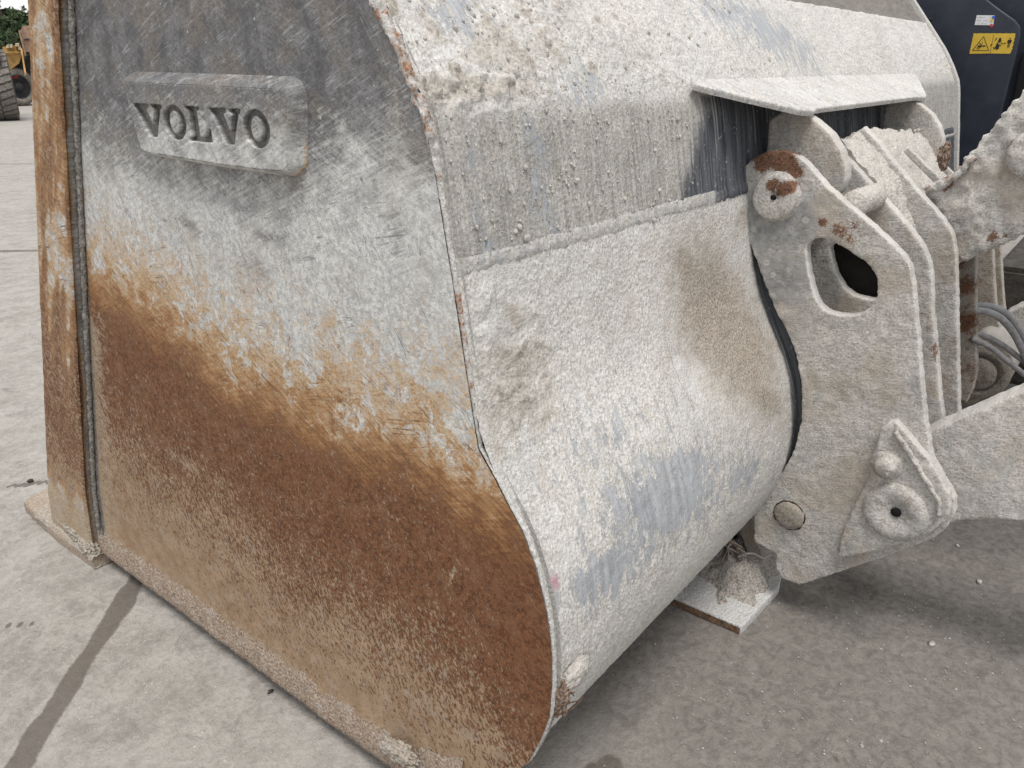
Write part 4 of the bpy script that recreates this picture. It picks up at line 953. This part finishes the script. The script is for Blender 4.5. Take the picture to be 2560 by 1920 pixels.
# round pin housing low behind the plates
XH = 2.86
hs = chaikin(yz(XH, [(2395,1010),(2395,900),(2440,835),(2500,850),(2530,885),(2540,925),(2518,965),(2470,990),(2425,1015)]), 2)
hous = slab('pin_housing', hs, [], XF_(XH), .18, M_SLURRY_DARK, loader, .012, .010, .004, 45, .002, {'rust': lambda V: .1 + 0 * V[:, 0], 'bare': lambda V: 0 * V[:, 0]})
c_h = (2447, 931); Rh = rz(c_h, 66, XH)
lathe('housing_ring', [(Rh, -.005), (Rh * .97, .012), (Rh * .68, .014), (Rh * .64, .004), (Rh * .60, .003), (Rh * .57, .016), (Rh * .3, .02), (.0001, .02)], fr(c_h, XH), M_SLURRY_DARK, hous, 56, .002, 50, {'rust': lambda V: .05 + 0 * V[:, 0], 'bare': lambda V: 0 * V[:, 0]})
m_hose = plain('grey_dusty_hose', (.30, .30, .31), .6, .25, 60, .001, 0, .4, .5)
for px, xk in (([(2430,764),(2470,764),(2500,772),(2528,795),(2555,835),(2570,880),(2590,960)], 2.66), ([(2430,776),(2468,778),(2500,792),(2530,825),(2552,865),(2575,920),(2590,1000)], 2.62),
               ([(2430,828),(2460,838),(2490,852),(2520,872),(2550,896),(2590,925)], 2.64), ([(2430,846),(2455,856),(2485,874),(2515,900),(2545,924),(2590,960)], 2.60)):
    tube('hydraulic_hose', [on(0, xk + .02 * i, p) for i, p in enumerate(px)], .0105 if px[0][1] < 800 else .0085, m_hose, loader, 12, .01, .0006, 90)
# dark underbody seen through the gaps
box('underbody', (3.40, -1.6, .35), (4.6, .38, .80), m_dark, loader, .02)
# navy body panel
m_navy = NT('navy_paint'); nf = m_navy.noise(14, 5); ng = m_navy.noise(160, 4, .7)
cn = m_navy.mix(m_navy.sm(nf, .35, .68), (.0175, .022, .036), (.026, .032, .048)); cn = m_navy.mix(m_navy.mul(m_navy.sm(ng, .64, .74), .30), cn, (.10, .10, .11))
M_NAVY = m_navy.done(cn, .42, 0., .45)
XPN = 4.75
pn = yz(XPN, [(2250,-60),(2420,-60),(2468,0),(2500,24),(2540,52),(2550,66),(2551,84),(2540,135),(2506,270),(2480,380),(2440,540),(2240,520)])
panel = slab('body_panel', pn, [], XF_(XPN), .03, M_NAVY, loader, .06, .006, 0., 10, 0.)
pn2 = yz(XPN + .22, [(2200,-90),(2760,-90),(2700,540),(2200,540)])
slab('body_panel', pn2, [], XF_(XPN + .22), .05, M_NAVY, loader, .10, .006, 0., 10, 0.)
m_blk = plain('black_plastic', (.006, .006, .008), .6, .2)
gp = yz(XPN + .19, [(2556,130),(2700,110),(2700,400),(2500,400),(2530,260)])
slab('grille', gp, [], XF_(XPN + .19), .03, m_blk, loader, .06, .004, 0., 10, 0.)
hol = fr((2326, 49), XPN - .001)
lathe('panel_hole', [(.008, 0), (.008, .004), (.0001, .005)], hol, m_blk, panel, 12)  # black disc that stands for the dark of a hole in the panel
# stickers
m_yel = plain('yellow_vinyl', (.62, .42, .045), .5, .06, 30); m_ink = plain('black_ink', (.012, .011, .010), .5, .1); m_wht = plain('white_vinyl', (.66, .67, .69), .5, .05)
def flat(name, polys, lift, mat, parent):
    V = []; F = []
    for pts in polys:
        q_ = yz(XPN - lift, pts)
        if area(q_) > 0: q_ = q_[::-1]
        F.append(list(range(len(V), len(V) + len(q_)))); V += [(XPN - lift, *p) for p in q_]
    return mk(name, np.array(V), F, mat, parent, smooth=False)
def Z(x, y): return (2200 + x / 6.144, y / 6.144)
top_e = [Z(x, 512 + (3 if k % 2 else -2)) for k, x in enumerate(range(1440, 2090, 50))]
ragr = [Z(*p) for p in ((2085, 518), (2072, 545), (2080, 560), (2060, 600), (2064, 630), (2046, 650), (2050, 690), (2030, 720), (2034, 750), (2018, 775), (2010, 806))]
sticker = flat('warning_sticker', [top_e + ragr + [Z(1990, 826), Z(1800, 822), Z(1690, 820), Z(1372, 826)]], .002, m_yel, panel)
def strip(a_, b_, w):
    a_ = np.array(a_, float); b_ = np.array(b_, float); d_ = b_ - a_; n_ = np.array([-d_[1], d_[0]]); n_ = n_ / np.linalg.norm(n_) * w / 2
    return [Z(*(a_ + n_)), Z(*(b_ + n_)), Z(*(b_ - n_)), Z(*(a_ - n_))]
def disc(cx0, cy0, r, n_=14): return [Z(cx0 + r * math.cos(t), cy0 + r * math.sin(t)) for t in np.linspace(0, 2 * math.pi, n_, endpoint=False)]
ink = [strip((1420, 775), (1592, 560), 9), strip((1592, 560), (1668, 772), 9), strip((1668, 775), (1420, 775), 9), strip((1748, 525), (1690, 815), 5)]
ink += [strip((1500, 708), (1545, 708), 20), strip((1585, 706), (1620, 706), 20), strip((1530, 650), (1560, 700), 8), strip((1578, 645), (1562, 700), 8), strip((1520, 665), (1548, 705), 6),
        strip((1550, 705), (1480, 742), 9), strip((1558, 710), (1500, 762), 9), strip((1565, 710), (1520, 740), 8), strip((1560, 690), (1590, 720), 12)]
flat('pictogram', [p for p in ink], .003, m_ink, sticker)
art = [[Z(1808, 645), Z(1838, 575), Z(1868, 592), Z(1832, 660)], strip((1768, 622), (1795, 580), 12), strip((1848, 652), (1866, 616), 12), [Z(1765, 735), Z(1785, 678), Z(1832, 690), Z(1825, 745), Z(1790, 765)],
       strip((1745, 725), (1758, 755), 18), strip((1836, 678), (1850, 710), 14), strip((1800, 660), (1815, 690), 22), strip((1860, 668), (1930, 664), 7),
       [Z(1858, 668), Z(1878, 652), Z(1878, 684)], [Z(1934, 664), Z(1914, 648), Z(1914, 680)],
       disc(1998, 592, 11), [Z(1972, 610), Z(2022, 610), Z(2012, 660), Z(1966, 660)], strip((1966, 615), (1958, 660), 9), strip((2022, 612), (2010, 655), 9), strip((1975, 660), (1958, 728), 12), strip((1996, 660), (1978, 728), 12), strip((1694, 700), (1722, 682), 12), strip((1700, 690), (1728, 676), 8)]
flat('pictogram', art, .0034, m_ink, sticker)
tagl = flat('paper_label', [[Z(1488, 232), Z(1762, 236), Z(1740, 388), Z(1452, 384)]], .002, m_wht, panel)
rr_ = random.Random(5); marks = []
for row, (x0_, x1_) in enumerate(((1500, 1710), (1490, 1640), (1480, 1650))):
    xx = x0_
    while xx < x1_:
        w_ = rr_.choice([8, 12, 18, 26]); yq = 268 + row * 48 + rr_.uniform(-3, 3)
        k_ = rr_.random()
        if k_ < .4: marks.append(strip((xx, yq), (xx + w_, yq + rr_.uniform(-5, 5)), 5))
        elif k_ < .8: marks.append(strip((xx + 6, yq - 12), (xx, yq + 10), 5))
        xx += w_ + rr_.choice([4, 7, 12])
flat('printing', marks, .0028, plain('grey_ink', (.10, .10, .12), .5, .1), tagl)
for (cx0, cy0), nm, c_ in (((1745, 268), 'blue_dot', (.03, .12, .50)), ((1714, 312), 'yellow_dot', (.66, .42, .06)), ((1713, 392), 'red_dot', (.55, .035, .06))):
    flat(nm, [disc(cx0, cy0, 26, 20)], .0036, plain(nm, c_, .5, .05), tagl)

# ------------------------------------------------------------------ rust lump on the hitch, heel debris, plate on the ground
m_rust = mat_mud('flaking_rust', (.09, .045, .028), (.40, .31, .25))
c_ = on(0, 2.50, D(2040, 338))
lump = blob('rust_lump', c_, (.016, .014, .034), m_rust, None, .55, 1.6, 5, 31., {'rusty': lambda V: .9 + 0 * V[:, 0]})
tag(lump, 'ragged lump of flaky rusty debris caught beside the tilt link on top of the hitch', 'debris')
heel = on(0, XP + .03, D(1210, 1510))
deb = empty('heel_debris', tuple(heel), 'tangle of rusty wire and straw caught at the rear bottom heel of the bucket', 'debris')
blob('debris_core', heel, (.012, .014, .032), m_rust, deb, .6, 1.8, 4, 11., {'rusty': lambda V: .8 + 0 * V[:, 0]})
m_straw = plain('rusty_straw', (.13, .075, .045), .9, .5, 90)
m_cake = M_DUST
blob('debris_cake', heel + (.05, .004, .02), (.040, .014, .026), m_cake, deb, .35, 1.6, 4, 17., {'rusty': lambda V: .1 + 0 * V[:, 0]})
rr_ = random.Random(3)
for k in range(7):
    p = heel + np.array([rr_.uniform(-.01, .02), rr_.uniform(-.015, .01), rr_.uniform(-.03, .03)]); pts = [p]
    dv = np.array([rr_.uniform(-.3, .8), rr_.uniform(-1, .1), rr_.uniform(-1, .8)]); dv /= np.linalg.norm(dv)
    for j in range(3):
        dv = dv + np.array([rr_.uniform(-1, 1) for _ in range(3)]) * .7; p = p + dv * .008; pts.append(p)
    tube('straw', pts, .0012, m_straw, deb, 5, .004)
foot = empty('ground_plate', (2.0, .75, 0), 'flat rusty-edged steel plate lying on the concrete under the bucket heel, caked with pale mud', 'steel plate')
gpo = np.array([[1.800, .602], [2.05, .588], [2.115, .605], [2.30, .75], [2.30, 1.2], [1.80, 1.2]])
m_foot = mat_mud('white_crusted_plate', (.47, .465, .46), (.66, .665, .665))
slab('base_plate', gpo, [], ((0, 0, .030), (1, 0, 0), (0, 1, 0), (0, 0, 1)), .028, m_foot, foot, .012, .004, .003, 40, .001, {'rusty': lambda V: .35 + .6 * sstep(.028, .018, V[:, 2])})
fe = np.array([[1.7965, .604, .004], [1.7965, 1.2, .004], [1.7965, 1.2, .026], [1.7965, .604, .026]])
mk('rusty_edge', fe, [[0, 3, 2, 1]], plain('rusty_edge_steel', (.13, .07, .035), .85, .5, 40, .003, 0, .3, .45), foot, smooth=False)
gxx, gyy = np.meshgrid(np.arange(1.83, 2.27, .008), np.arange(.61, 1.18, .008)); q_ = np.c_[gxx.ravel(), gyy.ravel(), 0 * gxx.ravel()]
hm = .085 * np.exp(-(((q_[:, 0] - 2.07) / .12) ** 2 + ((q_[:, 1] - .74) / .14) ** 2)) + .012 + .045 * fbm(q_, 11, 5, .6, 3.)
hm *= sstep(1.87, 1.98, q_[:, 0] + .035 * np.sin(q_[:, 1] * 21) + .02 * np.sin(q_[:, 1] * 57)) * sstep(2.27, 2.2, q_[:, 0]) * sstep(.600, .650, q_[:, 1] + .012 * np.sin(q_[:, 0] * 60))
q_[:, 2] = .024 + np.clip(hm, -.004, .2)
mk('mud_crust', q_, grid_faces(gxx.shape[0], gxx.shape[1]), mat_mud('grey_mud', (.20, .175, .15), (.47, .445, .415)), foot, {'rusty': .35 + 0 * q_[:, 0]})
rope = empty('frayed_rope', (2.03, .82, .12), 'bundle of frayed mud-coated rope fibres on the plate under the bucket', 'rope')
m_fib = plain('muddy_fibre', (.30, .255, .215), .95, .35, 90)
rr_ = random.Random(12)
for k in range(34):
    s_ = on(0, 2.02 + rr_.uniform(-.03, .03), (1790 + rr_.uniform(-10, 45), 1345 + rr_.uniform(-12, 12))); e_ = on(0, 2.00 + rr_.uniform(-.02, .03), (1785 + rr_.uniform(-5, 85), 1392 + rr_.uniform(-25, 14)))
    m_ = (s_ + e_) / 2 + np.array([rr_.uniform(-.02, .02), rr_.uniform(-.015, .015), rr_.uniform(.0, .02)])
    tube('fibre', [s_, m_, e_], .0024, m_fib, rope, 5, .006)
tube('fibre', [on(0, 2.0, p) for p in ((1845, 1392), (1865, 1384), (1882, 1382), (1898, 1390), (1912, 1397), (1920, 1388), (1934, 1385))], .0035, M_DUST, rope, 6, .006, attrs={'rusty': lambda V: 0 * V[:, 0]})

# ------------------------------------------------------------------ loose stones
rr_ = random.Random(21)
m_stone = plain('stone_chip', (.40, .385, .36), .9, .35, 60, .003); m_dstone = plain('dark_stone', (.045, .04, .035), .85, .3, 60, .003)
for px, r_, mt, lab in (((585, 1495), .008, m_dstone, 'dark pebble on the concrete below the rusty side plate'),
                        ((1903, 1602), .006, m_stone, 'pale stone chip on the concrete near the lower right of the picture'),
                        ((1862, 1612), .007, m_stone, 'grey stone chip beside the pale one on the concrete behind the bucket'),
                        ((2115, 1258), .011, m_stone, 'flat grey stone chip on the concrete right of the pin cap'),
                        ((2012, 1392), .012, m_stone, 'grey stone flake on the concrete below the hitch plate'),
                        ((2068, 1180), .008, m_stone, 'small grey chip on the concrete under the lift arm'),
                        ((165, 1045), .012, m_dstone, 'black scrap on the pale concrete left of the bucket corner')):
    c_ = on(2, 0, D(*px)) if px[0] != 165 else on(2, 0, D(66, 1040))
    o_ = blob('pebble', c_ + (0, 0, r_ * .3), (r_, r_ * .75, r_ * .55), mt, None, .5, 1.5, 2, rr_.random() * 50)
    tag(o_, lab, 'pebble')
V = []; F = []
g_ = random.Random(9)
cl = [on(2, 0, D(*p))[:2] for p in ((1850, 1610), (2020, 1400), (2060, 1420), (2000, 1300), (1700, 1560), (1500, 1500), (450, 1500), (100, 1500), (250, 1350))]
for k in range(1300):
    if k < 850: c_ = cl[g_.randrange(6)] + np.array([g_.gauss(0, .16), g_.gauss(0, .16)])
    else: c_ = np.array([g_.uniform(-.2, 3.4), g_.uniform(-.6, 3.2)])
    r_ = .0009 + .0030 * g_.random() ** 3; n0 = len(V)
    for (a_, b_, c2_) in ((1, 0, 0), (-.5, .87, 0), (-.5, -.87, 0), (.2, .1, .9)):
        V.append((c_[0] + a_ * r_ * g_.uniform(.7, 1.4), c_[1] + b_ * r_ * g_.uniform(.7, 1.4), .003 + c2_ * r_ * 1.2))
    F += [[n0, n0 + 1, n0 + 3], [n0 + 1, n0 + 2, n0 + 3], [n0 + 2, n0, n0 + 3]]
grit = mk('grit', np.array(V), F, m_stone, None, smooth=False); tag(grit, 'fine stone grit scattered over the concrete', 'grit', kind='stuff')

# ------------------------------------------------------------------ the yard beyond: haul trucks and trees
m_tyre = plain('dusty_rubber', (.15, .14, .125), .95, .3, 12, .01, 0, .15, .55)
m_groove = plain('rubber_groove', (.075, .07, .065), .95, .3, 12)
m_ylw = plain('dirty_yellow_paint', (.42, .24, .055), .6, .3, 6, 0, 0, .4, .5)
m_body = plain('rusty_dump_body', (.30, .19, .125), .85, .3, 5, .01, 0, .3, .5)
m_chas = plain('dark_chassis', (.03, .03, .033), .8, .4, 6)
def yard(dist, px_az):
    az_ = math.atan2(*ray((px_az, 164))[1::-1]); d_ = np.array([math.cos(az_), math.sin(az_), 0]); r_ = np.array([d_[1], -d_[0], 0])
    return d_ * dist, r_, d_
def tyre(name, c, r_, d_, R, wd, parent, lugs=30):
    """tyre whose tread faces the viewer; axis along r_"""
    up = np.array([0, 0, 1.])
    fr_ = (c - r_ * wd / 2, d_, up, r_)
    prof_ = [(R * .55, .0), (R * .80, -.01 * wd), (R * .93, .04 * wd), (R * .975, .12 * wd), (R * .985, .3 * wd), (R * .985, .7 * wd), (R * .975, .88 * wd), (R * .93, .96 * wd), (R * .80, 1.01 * wd), (R * .55, wd)]
    t = lathe(name, prof_, fr_, m_groove if parent is None else m_groove, parent, 60)
    V = []; F = []
    for k in range(lugs):
        a0 = 2 * math.pi * k / lugs
        for side_ in (0, 1):
            n0 = len(V); nseg = 5
            for j in range(nseg + 1):
                s_ = j / nseg; w_ = (.03 + .45 * s_) * wd; w_ = w_ if side_ == 0 else wd - w_
                aa_ = a0 + (.5 * side_) * 2 * math.pi / lugs + .22 * s_ * 2 * math.pi / lugs * (1 if j % 2 else .4) + .45 * s_ * 2 * math.pi / lugs
                for da in (0, .72 * 2 * math.pi / lugs):
                    for rr2 in (R * .96, R * (1.0 - .02 * (1 - s_) ** 2)):
                        an = aa_ + da; V.append(c - r_ * wd / 2 + r_ * w_ + d_ * math.cos(an) * rr2 + up * math.sin(an) * rr2)
            for j in range(nseg):
                b = n0 + j * 4
                F += [[b + 1, b + 3, b + 7, b + 5], [b, b + 1, b + 5, b + 4], [b + 2, b + 6, b + 7, b + 3]]
            F += [[n0, n0 + 2, n0 + 3, n0 + 1], [n0 + nseg * 4, n0 + nseg * 4 + 1, n0 + nseg * 4 + 3, n0 + nseg * 4 + 2]]
    lg = mk('tread', np.array(V), F, m_tyre, t, smooth=False)
    return t
base, r_, d_ = yard(28.3, 20)
edge = on(2, 0, (50, 300)); R_ = .98; wd = .80
cT = np.array([edge[0], edge[1], 0]) - r_ * wd / 2 * .93 + d_ * .15 + np.array([0, 0, R_ * .985])
mach = empty('parked_machine', tuple(cT * (1, 1, 0)), 'parked earthmover at the far left with one big dusty tyre under a dark fender', 'earthmover')
tyre('tyre', cT, r_, d_, R_, wd, mach)
def fbox(name, c, r_, d_, w, dp, z0_, z1_, mat, parent, shear=0.):
    V = []
    for zz_ in (z0_, z1_):
        for (a_, b_) in ((-1, -1), (1, -1), (1, 1), (-1, 1)): V.append(c + r_ * (a_ * w / 2 + shear * (zz_ - z0_)) + d_ * (b_ * dp / 2) + np.array([0, 0, zz_ - c[2] * 0]))
    V = np.array(V); V[:4, 2] = z0_; V[4:, 2] = z1_
    return mk(name, V, [[3, 2, 1, 0], [4, 5, 6, 7], [0, 1, 5, 4], [1, 2, 6, 5], [2, 3, 7, 6], [3, 0, 4, 7]], mat, parent, smooth=False)
cF = cT * (1, 1, 0) - r_ * .12
fbox('fender', cF - r_ * .05 - d_ * .3, r_, d_, .80, 1.2, 1.52, 2.15, m_chas, mach)
fbox('body', cF - r_ * .35 + d_ * 1.6, r_, d_, 1.1, 2.2, .9, 2.5, m_chas, mach)
fbox('cab_post', cF - r_ * .30 + d_ * 1.0, r_, d_, .5, .5, 2.1, 2.75, m_body, mach)
# dump truck
base, r_, d_ = yard(38., 62); sc_ = 38. * math.cos(0) / 1950 * 1.05
tr = empty('dump_truck', tuple(base), 'yellow articulated dump truck with rusty raised body edge, parked behind the bucket bar', 'dump truck')
def G(px, py, dd=0.):                   # point of the truck's own upright plane
    d = ray((px, py)); n_ = d_; t = ((base + d_ * dd - _C) @ n_) / (d @ n_); return _C + d * t
def prism(name, px, dd, dp, mat, parent):
    A_ = np.array([G(*p, dd) for p in px]); B_ = A_ + d_ * dp; n = len(px)
    F = [list(range(n)), list(range(2 * n - 1, n - 1, -1))] + [[i, i + n, (i + 1) % n + n, (i + 1) % n] for i in range(n)]
    return mk(name, np.vstack([A_, B_]), F, mat, parent, smooth=False)
prism('dump_body', [(46, 76), (51, 75), (58, 64), (140, 62), (150, 132), (62, 129), (54, 100)], 0, 2.2, m_body, tr)
prism('body_rib', [(46, 78), (50, 76), (66, 138), (62, 140)], -.12, .10, m_body, tr)
prism('body_ledge', [(60, 97), (90, 95), (90, 99), (61, 101)], -.10, .12, m_chas, tr)
prism('frame', [(6, 117), (52, 112), (54, 136), (10, 138)], .4, 1.2, m_ylw, tr)
prism('frame_rail', [(6, 128), (56, 128), (57, 133), (8, 133)], .2, .2, m_ylw, tr)
prism('hood', [(10, 138), (54, 136), (48, 158), (24, 176), (18, 172)], .5, 1.5, m_ylw, tr)
prism('strut', [(51, 120), (55, 120), (66, 186), (62, 190)], -.3, .15, plain('pale_yellow_paint', (.55, .36, .13), .6, .3, 6), tr)
prism('underside', [(24, 170), (80, 135), (100, 140), (110, 262), (30, 230)], 1.4, 1.0, m_chas, tr)
prism('brake_drum', [(26, 180), (46, 176), (46, 195), (30, 198)], .6, .4, plain('red_part', (.22, .02, .02), .7, .2), tr)
for px, w_ in (((16, 112), 6), ((24, 111), 7), ((38, 108), 10), ((46, 117), 6)):
    prism('fitting', [(px[0], px[1]), (px[0] + w_, px[1] - 1), (px[0] + w_, px[1] + 8), (px[0], px[1] + 8)], .1, .3, plain('pale_fitting', (.50, .42, .30), .6, .3, 8), tr)
cw = G(50, 228, .6); R2 = 37 / 1950 * 38
cw[2] = R2 * .985
wf = (cw, r_ * .85 + d_ * .527, np.array([0, 0, 1.]), -d_ * .85 + r_ * .527)
wh = lathe('wheel', [(R2 * .62, .02), (R2 * .66, .10), (R2 * .78, .13), (R2 * .92, .08), (R2, -.05), (R2, -.5), (R2 * .9, -.6)][::-1], wf, m_tyre, tr, 48, cap=False)
lathe('rim', [(R2 * .66, .06), (R2 * .60, .0), (R2 * .5, -.12), (R2 * .25, -.12), (R2 * .2, .05), (.001, .06)], wf, m_chas, wh, 36)
# trees
rngt = np.random.RandomState(4)
def leaf_mat(nm, a, b):
    n = NT(nm); c = n.mix(n.sm(n.noise(1.6, 4), .35, .65), a, b); return n.done(c, .8, 0., .2)
m_lf = leaf_mat('dark_green_leaf', (.020, .042, .018), (.055, .095, .040)); m_lf2 = leaf_mat('grey_green_leaf', (.035, .055, .028), (.08, .11, .055)); m_bark = plain('bark', (.09, .07, .05), .9, .3, 8)
def tree(dist, px, hgt, rad_, mat, n, label, lean=0., zlo=.25, leaf=.28):
    b, rr1, dd1 = yard(dist, px)
    t = empty('tree', tuple(b), label, 'tree', 'trees behind the yard')
    tube('trunk', [b, b + np.array([0, 0, hgt * .35]), b + rr1 * lean * .5 + np.array([0, 0, hgt * .6]), b + rr1 * lean + np.array([0, 0, hgt * .92])], .25, m_bark, t, 8, .4, rfn=lambda s: .28 * (1 - .85 * s))
    cl_ = []
    for k in range(26):
        zf = zlo + (1 - zlo) * rngt.rand(); rr3 = rad_ * (1 - abs(zf - .55) * 1.1) * math.sqrt(rngt.rand()); an = rngt.rand() * 6.283
        cl_.append((b + rr1 * (lean * zf + rr3 * math.cos(an)) + dd1 * rr3 * math.sin(an) + np.array([0, 0, hgt * zf]), rad_ * (.22 + .2 * rngt.rand())))
    V = []; F = []
    for k in range(n):
        c_, r0 = cl_[rngt.randint(len(cl_))]; v = rngt.normal(size=3); v /= np.linalg.norm(v); p = c_ + v * r0 * (.55 + .5 * rngt.rand())
        a_ = rngt.normal(size=3); a_ /= np.linalg.norm(a_); b_ = np.cross(a_, v); s_ = leaf * (.6 + .8 * rngt.rand()); n0 = len(V)
        V += [p + a_ * s_, p + b_ * s_ * .6, p - a_ * s_, p - b_ * s_ * .6]; F.append([n0, n0 + 1, n0 + 2, n0 + 3])
    c_o = mk('crown', np.array(V), F, mat, t, smooth=False)
    return t
for (ds_, px, hg, rd_, mt, n_, lb, ln) in ((95, -30, 4.6, 3.4, m_lf, 5200, 'broad dark green tree at the far left edge of the yard', 0), (98, 22, 4.9, 3.2, m_lf, 5200, 'rounded dark green tree between the far left tree and the dump truck', 0),
                                           (100, 75, 5.6, 3.4, m_lf, 5200, 'dark green tree partly hidden by the dump truck body', .2), (80, 66, 8.0, 1.3, m_lf2, 2600, 'tall thin grey-green tree rising above the dump truck', -1.6),
                                           (105, 130, 5.8, 3.6, m_lf, 3200, 'dark green tree mostly hidden behind the bucket bar', 0), (108, -90, 4.8, 3.6, m_lf, 3200, 'dark green tree beyond the left edge of the picture', 0)):
    tree(ds_, px, hg, rd_, mt, n_, lb, ln)
